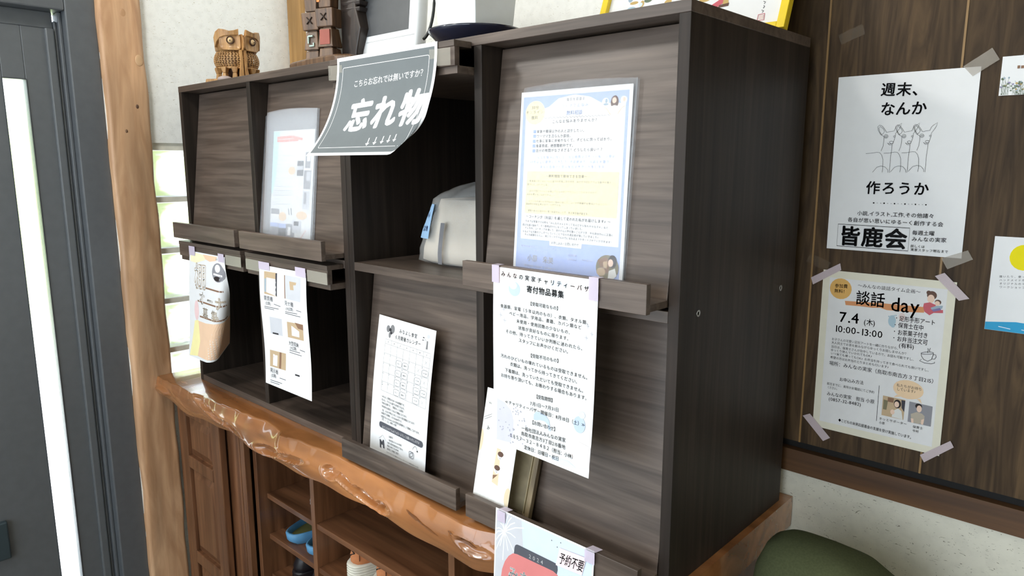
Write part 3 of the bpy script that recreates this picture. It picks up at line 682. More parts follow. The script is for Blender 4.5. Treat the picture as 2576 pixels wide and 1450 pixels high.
S_day=[
('P',[(12,13),(198,13),(198,284),(12,284)],'paper_grey'),
('E',31.9,31.7,18.7,18.8,'amber'),
('T','参加費',21.5,27.0,43.6,26.0,7.3,'ink',1),
('T','無料！',21.2,36.2,43.5,35.5,7.3,'ink',1),
('T','～みんなの談話タイム企画～',60.1,21.9,159.3,22.0,7.0,'ink',0.4),
('P',[(40.6,52.5),(99.7,48.8),(166.8,46.6),(167.1,56.2),(144.5,58.2),(109.6,59.7),(99.3,57.0),(86.9,58.9),(68.4,58.8),(42.4,59.9)],'orange_print'),
('T','談話',58.4,43.6,106.5,43.5,25.3,'ink',1),
('T','day',115.1,46.5,161.4,45.6,32.4,'ink',0.6),
('E',171.2,21.6,3.4,3.5,'hair_brown'),
('E',176.2,25.6,7.3,7.2,'hair_brown'),
('E',175.2,31.6,5.3,7.1,'skin_print'),
('P',[(165.7,40.2),(174.2,37.5),(182.8,40.6),(185.6,49.1),(194.2,47.7),(194.7,52.9),(181.0,54.5),(175.3,59.3),(167.5,54.3),(164.9,46.3)],'rose_print'),
('E',185.9,36.0,4.8,4.4,'hair_brown'),
('E',185.1,37.9,3.8,4.0,'skin_print'),
('P',[(176.1,46.4),(184.0,42.2),(193.5,40.7),(192.9,45.5),(185.6,49.1),(177.4,49.1)],'greyblue_print'),
('P',[(177.5,49.7),(189.3,44.9),(191.7,48.1),(180.8,52.4)],'violet_print'),
('T','7.4',32.6,81.5,67.8,80.3,24.1,'ink',1),
('T','(木)',74.7,85.5,93.7,84.8,11.9,'ink',1),
('T','10:00-13:00',25.8,104.2,107.7,103.2,15.9,'ink',0.6),
('E',119.8,77.3,6.0,9.8,'footblue'),
('E',121.8,85.0,3.3,3.7,'footblue'),
('E',114.4,70.1,1.1,1.5,'footblue'),
('E',117.1,69.3,1.1,1.5,'footblue'),
('E',119.8,68.5,1.1,1.5,'footblue'),
('E',122.5,67.7,1.1,1.5,'footblue'),
('E',125.2,66.9,1.1,1.5,'footblue'),
('E',134.6,68.1,4.8,7.2,'footpink'),
('T','足形手形アート',130.5,71.2,185.6,70.5,9.3,'ink',0.8),
('T','保育士在中',129.9,83.0,169.0,81.8,9.4,'ink',0.8),
('T','お茶菓子付き',129.9,95.4,176.4,94.0,9.4,'ink',0.8),
('T','お弁当注文可',129.8,106.6,177.0,105.8,9.4,'ink',0.8),
('E',126.6,71.0,0.9,1.0,'ink'),
('E',125.3,83.0,0.8,0.9,'ink'),
('E',125.2,94.6,0.9,1.0,'ink'),
('E',125.1,106.0,0.9,1.0,'ink'),
('T','(有料)',133.5,117.8,157.3,116.3,8.8,'ink',0.8),
('T','お子さんの可愛い足形アートを一緒に作りながら、',23.0,125.1,136.2,123.5,5.1,'ink_soft',0.2),
('T','大人同士でお茶を飲みながらゆっくりお話しませんか？',22.9,131.7,148.9,130.3,5.0,'ink_soft',0.2),
('T','当日は、保育士さんが在中しているので、お話も可能ですし、',23.1,139.0,161.5,138.3,5.0,'ink_soft',0.2),
('T','ゆっくり休んでいかれてもOK♪',22.7,145.7,95.8,144.8,5.1,'ink_soft',0.2),
('T','いつ来ても帰ってもOK♪お弁当を持ってきて食べられても良いですし、',23.2,152.0,185.3,152.7,4.9,'ink_soft',0.2),
('T','希望の方はお弁当のとりまとめも行います♪',22.9,159.4,123.8,159.2,5.0,'ink_soft',0.2),
('T','場所：みんなの実家（鳥取市南吉方３丁目215）',21.8,170.3,196.0,170.0,8.1,'ink',0.4),
('K',[(168.9,125.2),(169.6,130.4),(173.4,135.6),(179.4,137.4),(184.8,133.3),(187.0,123.1)],0.8,'ink'),
('K',[(186.9,121.9),(186.3,122.8),(184.4,123.8),(181.5,124.8),(178.0,125.6),(174.5,126.2),(171.5,126.4),(169.4,126.2),(168.7,125.6),(169.3,124.7),(171.2,123.7),(174.2,122.6),(177.7,121.8),(181.2,121.2),(184.1,121.1),(186.2,121.3),(186.9,121.9)],0.8,'ink'),
('K',[(187.2,124.5),(190.3,124.3),(191.1,128.2),(189.2,132.1),(185.6,132.3)],0.8,'ink'),
('K',[(170.1,135.6),(167.1,138.5),(174.5,141.1),(184.9,140.8),(189.8,138.5),(189.6,136.5)],0.8,'ink'),
('K',[(178.3,123.3),(177.9,121.2),(178.9,118.7),(177.9,115.1)],0.7,'ink'),
('K',[(181.0,120.5),(180.5,117.9),(181.7,114.1)],0.7,'ink'),
('T','お申込み方法',41.4,197.4,83.2,195.7,7.3,'ink',0.3),
('T','前日までに、来所かお電話にてご予約',20.5,209.7,101.7,209.1,5.1,'ink_soft',0.2),
('T','ください。',21.7,216.6,41.4,216.4,5.2,'ink_soft',0.2),
('T','みんなの実家\u3000担当 小原',21.5,228.7,103.5,226.3,7.8,'ink',0.4),
('T','(0857-32-8482)',25.3,237.9,81.9,236.2,8.2,'ink',0.3),
('K',[(108.7,194.9),(109.2,260.0)],0.7,'ink'),
('E',154.5,192.5,23.6,16.5,'peach_print'),
('P',[(137.5,205.5),(145.8,206.6),(133.1,210.5)],'peach_print'),
('P',[(168.6,205.7),(173.8,204.4),(177.0,212.6)],'peach_print'),
('T','私たちがお待ち',136.0,187.8,175.2,187.4,5.8,'ink_soft',0.2),
('T','しています♪',136.6,194.7,168.9,193.5,5.8,'ink_soft',0.2),
('P',[(116.2,211.5),(151.7,211.7),(151.5,247.5),(116.4,247.2)],'photo_tan'),
('P',[(117.8,218.3),(124.8,218.9),(123.5,236.0),(117.9,235.9)],'photo_olive'),
('P',[(124.3,212.7),(134.0,212.7),(133.4,220.8),(124.3,220.7)],'photo_brown'),
('P',[(145.7,212.9),(151.9,213.0),(151.6,233.5),(147.0,226.8)],'photo_dark'),
('E',140.0,221.5,5.7,7.7,'hair_dark'),
('E',139.0,222.5,3.8,5.3,'skin_print'),
('P',[(132.8,246.4),(134.6,234.8),(141.7,229.0),(147.5,233.0),(150.2,247.3)],'cloth_white'),
('E',133.4,237.5,3.4,4.6,'skin_print'),
('P',[(158.2,212.6),(193.4,213.6),(193.5,248.8),(158.1,248.9)],'photo_grey'),
('E',172.7,217.9,5.2,4.8,'hair_dark'),
('E',173.9,222.2,3.9,6.1,'skin_print'),
('P',[(163.8,247.6),(161.9,234.0),(170.7,228.5),(178.8,229.5),(183.1,233.0),(182.9,245.5),(173.9,248.8)],'cloth_beige'),
('P',[(162.5,241.6),(166.6,241.3),(167.3,249.0),(163.9,248.8)],'skin_print'),
('P',[(178.5,240.5),(182.8,237.7),(181.9,248.6),(178.5,248.3)],'skin_print'),
('T','ホッとサポーター',113.0,254.1,157.5,253.7,5.0,'ink_soft',0.2),
('T','小原',113.7,261.6,122.9,261.3,5.1,'ink_soft',0.2),
('T','保育士',166.5,255.5,182.5,255.0,4.9,'ink_soft',0.2),
('T','中村',166.9,262.6,176.5,262.2,4.9,'ink_soft',0.2),
('T','◆こどもの未来応援基金の支援を受け実施しています。',45.1,274.0,169.0,275.4,6.1,'ink',0.4),
('TP',[(-21.1,16.8),(28.2,-14.0),(31.0,-2.3),(-16.7,29.3)]),
('TP',[(177.8,-7.0),(191.3,-13.8),(229.5,24.3),(215.3,29.3)]),
('TP',[(-19.0,281.7),(-6.1,274.5),(33.5,312.1),(21.3,321.6)]),
('TP',[(181.8,302.6),(224.2,265.6),(229.9,275.4),(189.0,313.9)])]
S_bazaar=[
('P',[(1.7,0.9),(74.2,-1.0),(38.3,19.1),(1.7,28.6)],'blush'),
('P',[(163.3,9.3),(198.2,15.4),(209.7,44.5),(183.9,38.3),(156.6,27.2)],'blush'),
('P',[(127.6,3.8),(157.0,4.1),(148.6,19.8),(121.8,18.5)],'iceblue'),
('E',46.9,31.9,12.4,11.6,'dropblue'),
('E',44.0,26.4,8.3,6.4,'iceblue'),
('P',[(8.8,221.5),(27.3,224.9),(41.4,235.1),(47.6,250.9),(47.8,268.5),(42.1,289.7),(9.0,293.1)],'lavender'),
('P',[(75.5,251.3),(77.5,251.1),(77.4,253.0),(75.1,253.1)],'dotgrey'),
('P',[(76.1,262.4),(78.1,262.2),(78.0,264.2),(75.7,264.3)],'dotgrey'),
('P',[(58.1,233.8),(60.3,233.6),(60.1,235.5),(57.8,235.6)],'dotgrey'),
('P',[(29.3,256.8),(31.5,256.6),(31.3,258.6),(28.9,258.7)],'dotgrey'),
('P',[(63.3,231.1),(65.4,231.0),(65.2,232.9),(62.9,232.9)],'dotgrey'),
('P',[(69.6,282.8),(71.7,282.6),(71.5,284.5),(69.2,284.7)],'dotgrey'),
('P',[(23.3,269.9),(25.6,269.7),(25.4,271.7),(22.9,271.8)],'dotgrey'),
('P',[(12.6,258.0),(14.9,257.9),(14.7,259.9),(12.2,260.0)],'dotgrey'),
('P',[(15.2,298.0),(17.5,297.8),(17.3,299.8),(14.8,300.0)],'dotgrey'),
('P',[(41.9,289.1),(44.1,288.9),(43.9,290.9),(41.5,291.1)],'dotgrey'),
('P',[(64.5,276.3),(66.7,276.1),(66.5,278.0),(64.2,278.2)],'dotgrey'),
('P',[(23.7,233.2),(26.0,233.1),(25.8,235.1),(23.3,235.1)],'dotgrey'),
('P',[(51.9,232.2),(54.0,232.0),(53.9,233.9),(51.5,234.0)],'dotgrey'),
('P',[(60.6,246.1),(62.7,245.9),(62.6,247.9),(60.3,247.9)],'dotgrey'),
('P',[(47.9,286.4),(50.1,286.2),(49.9,288.2),(47.5,288.3)],'dotgrey'),
('P',[(46.7,229.5),(48.9,229.3),(48.7,231.3),(46.4,231.3)],'dotgrey'),
('P',[(22.9,266.3),(25.2,266.1),(25.0,268.1),(22.5,268.3)],'dotgrey'),
('P',[(47.4,265.6),(49.6,265.4),(49.4,267.4),(47.0,267.5)],'dotgrey'),
('P',[(39.3,268.9),(41.5,268.7),(41.4,270.7),(38.9,270.8)],'dotgrey'),
('P',[(39.0,267.2),(41.2,267.0),(41.0,268.9),(38.6,269.1)],'dotgrey'),
('P',[(62.5,230.1),(64.6,229.9),(64.5,231.8),(62.2,231.9)],'dotgrey'),
('P',[(37.5,259.1),(39.7,259.0),(39.5,260.9),(37.1,261.0)],'dotgrey'),
('P',[(57.5,236.5),(59.6,236.3),(59.4,238.2),(57.1,238.3)],'dotgrey'),
('P',[(49.4,264.2),(51.5,264.0),(51.4,266.0),(49.0,266.1)],'dotgrey'),
('P',[(70.8,240.2),(72.9,240.0),(72.7,241.9),(70.4,242.0)],'dotgrey'),
('P',[(54.3,233.1),(56.4,233.0),(56.3,234.9),(53.9,235.0)],'dotgrey'),
('P',[(45.3,234.9),(47.4,234.8),(47.3,236.7),(44.9,236.8)],'dotgrey'),
('P',[(72.3,244.4),(74.4,244.2),(74.2,246.1),(71.9,246.2)],'dotgrey'),
('P',[(66.8,244.9),(68.9,244.8),(68.7,246.7),(66.4,246.8)],'dotgrey'),
('P',[(71.4,242.8),(73.5,242.7),(73.3,244.6),(71.1,244.6)],'dotgrey'),
('P',[(34.6,264.8),(36.8,264.6),(36.6,266.6),(34.2,266.7)],'dotgrey'),
('P',[(68.3,274.8),(70.4,274.6),(70.2,276.5),(67.9,276.6)],'dotgrey'),
('P',[(51.5,226.6),(53.6,226.5),(53.5,228.4),(51.1,228.5)],'dotgrey'),
('P',[(51.8,237.5),(53.9,237.3),(53.7,239.2),(51.4,239.3)],'dotgrey'),
('P',[(61.1,279.3),(63.3,279.1),(63.1,281.0),(60.8,281.2)],'dotgrey'),
('P',[(46.7,263.5),(48.9,263.3),(48.7,265.3),(46.4,265.4)],'dotgrey'),
('P',[(16.5,267.8),(18.8,267.6),(18.6,269.6),(16.1,269.7)],'dotgrey'),
('P',[(21.0,271.8),(23.2,271.6),(23.1,273.6),(20.6,273.7)],'dotgrey'),
('P',[(36.9,277.9),(39.1,277.7),(38.9,279.7),(36.5,279.8)],'dotgrey'),
('P',[(15.3,237.9),(17.6,237.7),(17.4,239.7),(14.9,239.8)],'dotgrey'),
('P',[(57.6,254.2),(59.7,254.0),(59.6,256.0),(57.2,256.1)],'dotgrey'),
('P',[(50.7,279.0),(52.9,278.8),(52.7,280.8),(50.3,280.9)],'dotgrey'),
('P',[(45.1,278.3),(47.3,278.1),(47.2,280.1),(44.8,280.3)],'dotgrey'),
('P',[(46.7,286.0),(48.9,285.8),(48.8,287.8),(46.4,287.9)],'dotgrey'),
('P',[(56.1,229.7),(58.2,229.6),(58.1,231.5),(55.8,231.6)],'dotgrey'),
('P',[(93.0,236.7),(93.1,228.3),(98.0,222.5),(108.8,222.0),(119.4,224.5),(125.8,230.2),(128.3,240.5),(130.5,246.0),(125.4,246.5),(124.2,237.5),(116.2,233.7),(105.6,234.3),(98.4,236.6)],'dropblue'),
('E',185.8,221.0,11.3,12.8,'dropblue'),
('E',189.6,205.1,6.3,5.7,'iceblue'),
('P',[(166.3,260.0),(183.2,246.6),(212.6,250.2),(211.4,281.9),(185.4,288.6)],'blush'),
('P',[(121.5,285.8),(169.0,282.1),(185.4,288.6),(152.8,291.9)],'iceblue'),
('K',[(20.2,67.4),(28.7,68.0)],0.5,'dotgrey'),
('K',[(24.5,63.7),(24.5,71.7)],0.5,'dotgrey'),
('K',[(13.3,77.7),(22.0,78.2)],0.5,'dotgrey'),
('K',[(17.7,73.9),(17.7,82.0)],0.5,'dotgrey'),
('K',[(22.3,85.3),(30.8,85.8)],0.5,'dotgrey'),
('K',[(26.5,81.5),(26.6,89.6)],0.5,'dotgrey'),
('K',[(191.1,69.0),(197.4,69.5)],0.5,'dotgrey'),
('K',[(194.1,65.8),(194.5,72.7)],0.5,'dotgrey'),
('K',[(198.9,79.5),(205.2,80.0)],0.5,'dotgrey'),
('K',[(201.8,76.3),(202.2,83.2)],0.5,'dotgrey'),
('K',[(189.2,86.9),(195.6,87.3)],0.5,'dotgrey'),
('K',[(192.2,83.6),(192.6,90.6)],0.5,'dotgrey'),
('T','みんなの実家チャリティーバザー',15.8,9.8,208.6,15.1,8.6,'ink',0.7),
('T','寄付物品募集',72.7,28.3,148.2,28.6,11.1,'ink',1.2),
('T','【受取可能なもの】',78.0,50.7,141.7,50.7,6.4,'ink',0.4),
('T','食器類、家電（５年以内のもの）、衣類、タオル類、',16.6,62.5,199.0,64.2,6.4,'ink',0.4),
('T','ベビー用品、学用品、書籍、カバン類など',36.1,72.2,183.6,72.9,6.4,'ink',0.4),
('T','未使用・使用回数の少ないもの、',52.2,82.5,166.2,84.0,6.5,'ink',0.4),
('T','状態が良好なものに限ります。',56.5,93.0,163.6,93.9,6.5,'ink',0.4),
('T','その他、持ってきていいか判断に迷われたら、',28.7,102.9,190.4,104.2,6.6,'ink',0.4),
('T','スタッフにお声かけください。',57.4,113.2,163.7,113.8,6.7,'ink',0.4),
('T','【受取不可のもの】',79.9,133.8,145.1,131.4,6.7,'ink',0.4),
('T','汚れのひどいもの壊れているものは受取できません。',17.4,145.8,201.7,146.1,6.7,'ink',0.4),
('T','衣類は、洗ってから持ってきてください。',38.9,156.2,182.9,156.4,6.8,'ink',0.4),
('T','下着類は、洗っていただいても受取できません。',27.2,168.4,194.8,167.7,6.8,'ink',0.4),
('T','お持ち寄り頂いても、お断わりする場合もあります。',17.9,178.9,201.6,177.6,6.9,'ink',0.4),
('T','【受取期間】',93.8,198.0,135.5,196.0,7.0,'ink',0.4),
('T','7月1日～7月31日',84.1,211.9,145.2,208.5,7.0,'ink',0.4),
('T','≪チャリティーバザー開催日：8月10日（土）≫',28.3,222.2,198.0,219.0,7.0,'ink',0.4),
('T','【お問い合わせ】',86.7,242.0,143.4,240.3,7.1,'ink',0.4),
('T','一般社団法人みんなの実家',67.2,257.4,161.4,252.1,7.2,'ink',0.4),
('T','鳥取市南吉方3丁目215番地',66.4,266.6,161.9,263.0,7.2,'ink',0.4),
('T','０８５７－３２－８４８２（担当：小林）',39.9,276.5,182.7,273.3,7.3,'ink',0.4),
('T','定休日：日曜日・祝日',74.5,287.5,150.5,284.7,7.3,'ink',0.4)]
S_festival=[
('K',[(22.1,35.5),(46.5,20.7),(65.8,14.4)],2.0,'firework'),
('K',[(22.1,35.5),(35.0,19.0),(45.3,12.1)],2.0,'firework'),
('K',[(22.1,35.5),(30.4,15.1),(37.0,5.7)],2.0,'firework'),
('K',[(22.1,35.5),(26.1,13.9),(29.3,4.1)],2.0,'firework'),
('K',[(22.1,35.5),(19.4,24.0),(17.2,21.2)],2.0,'firework'),
('K',[(22.1,35.5),(16.7,26.0),(12.2,24.7)],2.0,'firework'),
('K',[(22.1,35.5),(9.2,34.2),(-1.7,38.7)],2.0,'firework'),
('K',[(22.1,35.5),(6.7,41.1),(-6.1,50.6)],2.0,'firework'),
('K',[(22.1,35.5),(8.7,49.2),(-2.6,64.0)],2.0,'firework'),
('K',[(22.1,35.5),(9.8,61.0),(-0.5,83.7)],2.0,'firework'),
('K',[(22.1,35.5),(17.0,50.8),(12.7,66.1)],2.0,'firework'),
('K',[(22.1,35.5),(21.3,64.7),(20.5,89.0)],2.0,'firework'),
('K',[(22.1,35.5),(27.6,52.1),(32.0,67.5)],2.0,'firework'),
('K',[(22.1,35.5),(34.9,50.3),(45.3,63.9)],2.0,'firework'),
('K',[(22.1,35.5),(36.5,34.7),(48.1,38.0)],2.0,'firework'),
('P',[(46.4,56.3),(48.1,51.2),(52.0,48.4),(57.7,48.0),(131.3,48.3),(137.0,48.8),(140.4,52.7),(141.0,58.3),(137.9,75.4),(45.3,77.9)],'slate_print'),
('P',[(16.8,127.1),(19.8,105.2),(25.5,89.2),(34.1,75.7),(43.9,67.3),(53.6,65.4),(131.5,63.8),(141.0,66.7),(145.4,72.3),(138.5,120.2),(10.8,155.0)],'salmon_print'),
('T','2024',77.4,58.1,112.0,57.6,8.9,'white_print',1),
('T','みな',32.9,104.3,86.4,101.8,24.0,'white_print',3),
('E',125.9,13.4,1.0,1.0,'ink_soft'),
('E',144.5,10.5,1.0,1.0,'ink_soft'),
('E',137.8,20.3,1.0,1.0,'ink_soft')]
S_note=[
('T','予約不要',3.9,20.9,59.7,20.1,25.1,'ink',0.6)]
S_calendar=[
('E',40.6,24.4,6.9,7.4,'grey_print'),
('E',56.8,23.2,8.5,9.4,'grey_print'),
('E',48.5,36.4,4.4,6.4,'grey_print'),
('E',48.8,25.8,5.0,3.7,'dark_print'),
('E',53.3,31.6,4.3,3.1,'dark_print'),
('T','みなよし食堂',81.9,22.0,149.0,21.9,9.0,'ink',1),
('T','６月開催カレンダー',68.4,36.7,164.1,34.9,9.1,'ink',1),
('P',[(181.5,41.6),(188.0,40.9),(186.9,25.0),(183.1,24.6),(182.5,32.2)],'grey_print'),
('K',[(183.3,28.6),(177.8,22.7),(169.5,19.7)],0.6,'grey_print'),
('K',[(177.2,24.0),(167.8,25.8)],0.6,'grey_print'),
('E',170.8,20.1,2.8,1.1,'dark_print'),
('E',169.4,25.5,2.2,1.0,'dark_print'),
('E',186.6,15.6,4.6,4.2,'pale_grey_print'),
('K',[(34.3,47.2),(34.3,157.8)],0.35,'ink_soft'),
('K',[(58.0,47.2),(58.0,157.8)],0.35,'ink_soft'),
('K',[(81.6,47.2),(81.6,157.8)],0.35,'ink_soft'),
('K',[(105.2,47.2),(105.2,157.8)],0.35,'ink_soft'),
('K',[(128.8,47.2),(128.8,157.8)],0.35,'ink_soft'),
('K',[(152.4,47.2),(152.4,157.8)],0.35,'ink_soft'),
('K',[(176.0,47.2),(176.0,157.8)],0.35,'ink_soft'),
('K',[(199.6,47.2),(199.6,157.8)],0.35,'ink_soft'),
('K',[(34.3,47.2),(199.6,47.2)],0.35,'ink_soft'),
('K',[(34.3,56.6),(199.6,56.6)],0.35,'ink_soft'),
('K',[(34.3,76.8),(199.6,76.8)],0.35,'ink_soft'),
('K',[(34.3,97.1),(199.6,97.1)],0.35,'ink_soft'),
('K',[(34.3,117.3),(199.6,117.3)],0.35,'ink_soft'),
('K',[(34.3,137.6),(199.6,137.6)],0.35,'ink_soft'),
('K',[(34.3,157.8),(199.6,157.8)],0.35,'ink_soft'),
('T','日',43.8,51.9,48.5,51.9,3.2,'ink',0.6),
('T','月',67.4,51.9,72.1,51.9,3.2,'ink',0.6),
('T','火',91.0,51.9,95.7,51.9,3.2,'ink',0.6),
('T','水',114.6,51.9,119.3,51.9,3.2,'ink',0.6),
('T','木',138.2,51.9,142.9,51.9,3.2,'ink',0.6),
('T','金',161.8,51.9,166.6,51.9,3.2,'ink',0.6),
('T','土',185.4,51.9,190.2,51.9,3.2,'ink',0.6),
('T','1',176.8,59.0,178.6,59.0,3.4,'ink_soft',0.2),
('K',[(184.3,63.7),(191.3,71.8)],0.3,'ink_soft'),
('K',[(191.3,63.7),(184.3,71.8)],0.3,'ink_soft'),
('T','2',35.1,79.2,36.9,79.2,3.4,'ink_soft',0.2),
('T','3',58.8,79.2,60.6,79.2,3.4,'ink_soft',0.2),
('T','4',82.4,79.2,84.2,79.2,3.4,'ink_soft',0.2),
('RR',83.2,82.9,104.0,95.7,4.6,0.5,'ink_soft'),
('T','カレー',87.2,89.2,99.5,89.2,3.4,'ink',0.5),
('T','5',106.0,79.2,107.8,79.2,3.4,'ink_soft',0.2),
('RR',106.8,82.9,127.6,95.7,4.6,0.5,'ink_soft'),
('T','日替わり',110.8,89.2,123.1,89.2,3.4,'ink',0.5),
('T','6',129.6,79.2,131.4,79.2,3.4,'ink_soft',0.2),
('T','7',153.2,79.2,155.0,79.2,3.4,'ink_soft',0.2),
('K',[(160.6,83.9),(167.7,92.0)],0.3,'ink_soft'),
('K',[(167.7,83.9),(160.6,92.0)],0.3,'ink_soft'),
('T','8',176.8,79.2,178.6,79.2,3.4,'ink_soft',0.2),
('RR',177.6,82.9,198.4,95.7,4.6,0.5,'ink_soft'),
('T','みなよし食堂',181.7,89.2,193.9,89.2,2.4,'ink',0.5),
('T','9',35.1,99.5,36.9,99.5,3.4,'ink_soft',0.2),
('T','10',58.8,99.5,63.0,99.5,3.4,'ink_soft',0.2),
('T','11',82.4,99.5,86.6,99.5,3.4,'ink_soft',0.2),
('RR',83.2,103.2,104.0,115.9,4.6,0.5,'ink_soft'),
('T','カレー',87.2,109.4,99.5,109.4,3.4,'ink',0.5),
('T','12',106.0,99.5,110.2,99.5,3.4,'ink_soft',0.2),
('RR',106.8,103.2,127.6,115.9,4.6,0.5,'ink_soft'),
('T','日替わり',110.8,109.4,123.1,109.4,3.4,'ink',0.5),
('T','13',129.6,99.5,133.8,99.5,3.4,'ink_soft',0.2),
('T','14',153.2,99.5,157.4,99.5,3.4,'ink_soft',0.2),
('RR',154.0,103.2,174.8,115.9,4.6,0.5,'ink_soft'),
('T','パスタ',158.1,109.4,170.3,109.4,3.4,'ink',0.5),
('T','15',176.8,99.5,181.0,99.5,3.4,'ink_soft',0.2),
('K',[(184.3,104.2),(191.3,112.3)],0.3,'ink_soft'),
('K',[(191.3,104.2),(184.3,112.3)],0.3,'ink_soft'),
('T','16',35.1,119.7,39.3,119.7,3.4,'ink_soft',0.2),
('T','17',58.8,119.7,63.0,119.7,3.4,'ink_soft',0.2),
('T','18',82.4,119.7,86.6,119.7,3.4,'ink_soft',0.2),
('RR',83.2,123.4,104.0,136.1,4.6,0.5,'ink_soft'),
('T','カレー',87.2,129.7,99.5,129.7,3.4,'ink',0.5),
('T','19',106.0,119.7,110.2,119.7,3.4,'ink_soft',0.2),
('RR',106.8,123.4,127.6,136.1,4.6,0.5,'ink_soft'),
('T','日替わり',110.8,129.7,123.1,129.7,3.4,'ink',0.5),
('T','20',129.6,119.7,133.8,119.7,3.4,'ink_soft',0.2),
('T','21',153.2,119.7,157.4,119.7,3.4,'ink_soft',0.2),
('RR',154.0,123.4,174.8,136.1,4.6,0.5,'ink_soft'),
('T','パスタ',158.1,129.7,170.3,129.7,3.4,'ink',0.5),
('T','22',176.8,119.7,181.0,119.7,3.4,'ink_soft',0.2),
('RR',177.6,123.4,198.4,136.1,4.6,0.5,'ink_soft'),
('T','みなよし食堂',181.7,129.7,193.9,129.7,2.4,'ink',0.5),
('T','23',35.1,140.0,39.3,140.0,3.4,'ink_soft',0.2),
('T','24',58.8,140.0,63.0,140.0,3.4,'ink_soft',0.2),
('T','25',82.4,140.0,86.6,140.0,3.4,'ink_soft',0.2),
('RR',83.2,143.6,104.0,156.4,4.6,0.5,'ink_soft'),
('T','カレー',87.2,149.9,99.5,149.9,3.4,'ink',0.5),
('T','26',106.0,140.0,110.2,140.0,3.4,'ink_soft',0.2),
('RR',106.8,143.6,127.6,156.4,4.6,0.5,'ink_soft'),
('T','日替わり',110.8,149.9,123.1,149.9,3.4,'ink',0.5),
('T','27',129.6,140.0,133.8,140.0,3.4,'ink_soft',0.2),
('T','28',153.2,140.0,157.4,140.0,3.4,'ink_soft',0.2),
('RR',154.0,143.6,174.8,156.4,4.6,0.5,'ink_soft'),
('T','パスタ',158.1,149.9,170.3,149.9,3.4,'ink',0.5),
('T','29',176.8,140.0,181.0,140.0,3.4,'ink_soft',0.2),
('K',[(184.3,144.6),(191.3,152.7)],0.3,'ink_soft'),
('K',[(191.3,144.6),(184.3,152.7)],0.3,'ink_soft'),
('T','/30',35.3,144.6,40.3,144.6,3.4,'ink_soft',0.2),
('T','・みなよし食堂は11:30～14:00開催です。',35.5,169.6,130.9,169.0,5.2,'ink',0.4),
('T','大人も、子どもも誰でも利用できます。',39.4,176.7,131.1,176.2,5.2,'ink',0.4),
('T','・予約が必要です。（電話もしくは来所）',36.1,183.8,128.2,182.8,5.1,'ink',0.4),
('T','予約受付は前月１５日より開始となります。',41.0,191.3,141.8,190.4,5.1,'ink',0.4),
('T','（例、４月の予約は３月１５日から受付開始となります）',41.0,199.5,169.9,196.5,5.1,'ink',0.4),
('T','・18歳以下は無料、大人は300円です。',36.2,205.7,125.4,204.9,5.2,'ink',0.4),
('T','・食堂がない日もみんなの実家を居場所として開放しております。',36.4,213.2,189.0,211.1,5.1,'ink',0.4),
('T','（月）～（土）10時～17時',41.2,219.0,101.5,218.4,5.3,'ink',0.4),
('RF',35.8,225.2,199.0,238.2,6.4,'slate_print'),
('T','☆インスタグラムのフォローよろしくお願いいたします☆',48.0,234.5,188.0,230.3,6.4,'white_print',0.5),
('K',[(34.7,284),(34.7,241.2),(199.9,241.2),(199.9,290)],0.25,'pale_grey_print'),
('T','M',40.2,273.1,61.2,269.7,22.2,'slate_print',3),
('K',[(37.4,263.5),(51.2,252.9),(65.8,262.8)],0.6,'grey_print'),
('T','【連絡先】',73.8,249.8,93.2,247.9,4.4,'ink',0.3),
('T','一般社団法人みんなの実家',72.7,257.2,124.7,254.4,4.4,'ink',0.3),
('T','住所 鳥取市南吉方3丁目215',70.7,263.8,130.1,262.1,4.5,'ink',0.3),
('T','電話 0857-32-8482',70.3,270.4,115.1,268.6,4.4,'ink',0.3),
('T','定休日 日曜日 祝日',70.1,277.1,114.9,275.7,4.5,'ink',0.3),
('RR',152.6,257.1,169.6,270.2,4,1.0,'slate_print'),
('K',[(165.5,261.8),(165.4,263.5),(164.5,265.1),(163.0,266.5),(161.2,267.5),(159.4,267.8),(157.7,267.5),(156.5,266.6),(155.9,265.1),(156.1,263.5),(157.0,261.8),(158.4,260.4),(160.2,259.5),(162.1,259.1),(163.8,259.5),(165.0,260.4),(165.5,261.8)],1.1,'slate_print'),
('E',165.7,257.8,0.9,0.6,'slate_print'),
('K',[(164.9,250.9),(167.7,245.4),(173.4,241.6),(178.0,243.2),(181.6,251.0)],0.7,'ink'),
('P',[(178.9,250.0),(183.3,247.9),(182.1,252.2)],'ink'),
('T','※インスタグラムで最新のスケジュールやイベントの情報を載せています',70.0,284.7,188.9,281.4,3.0,'ink_soft',0.2)]
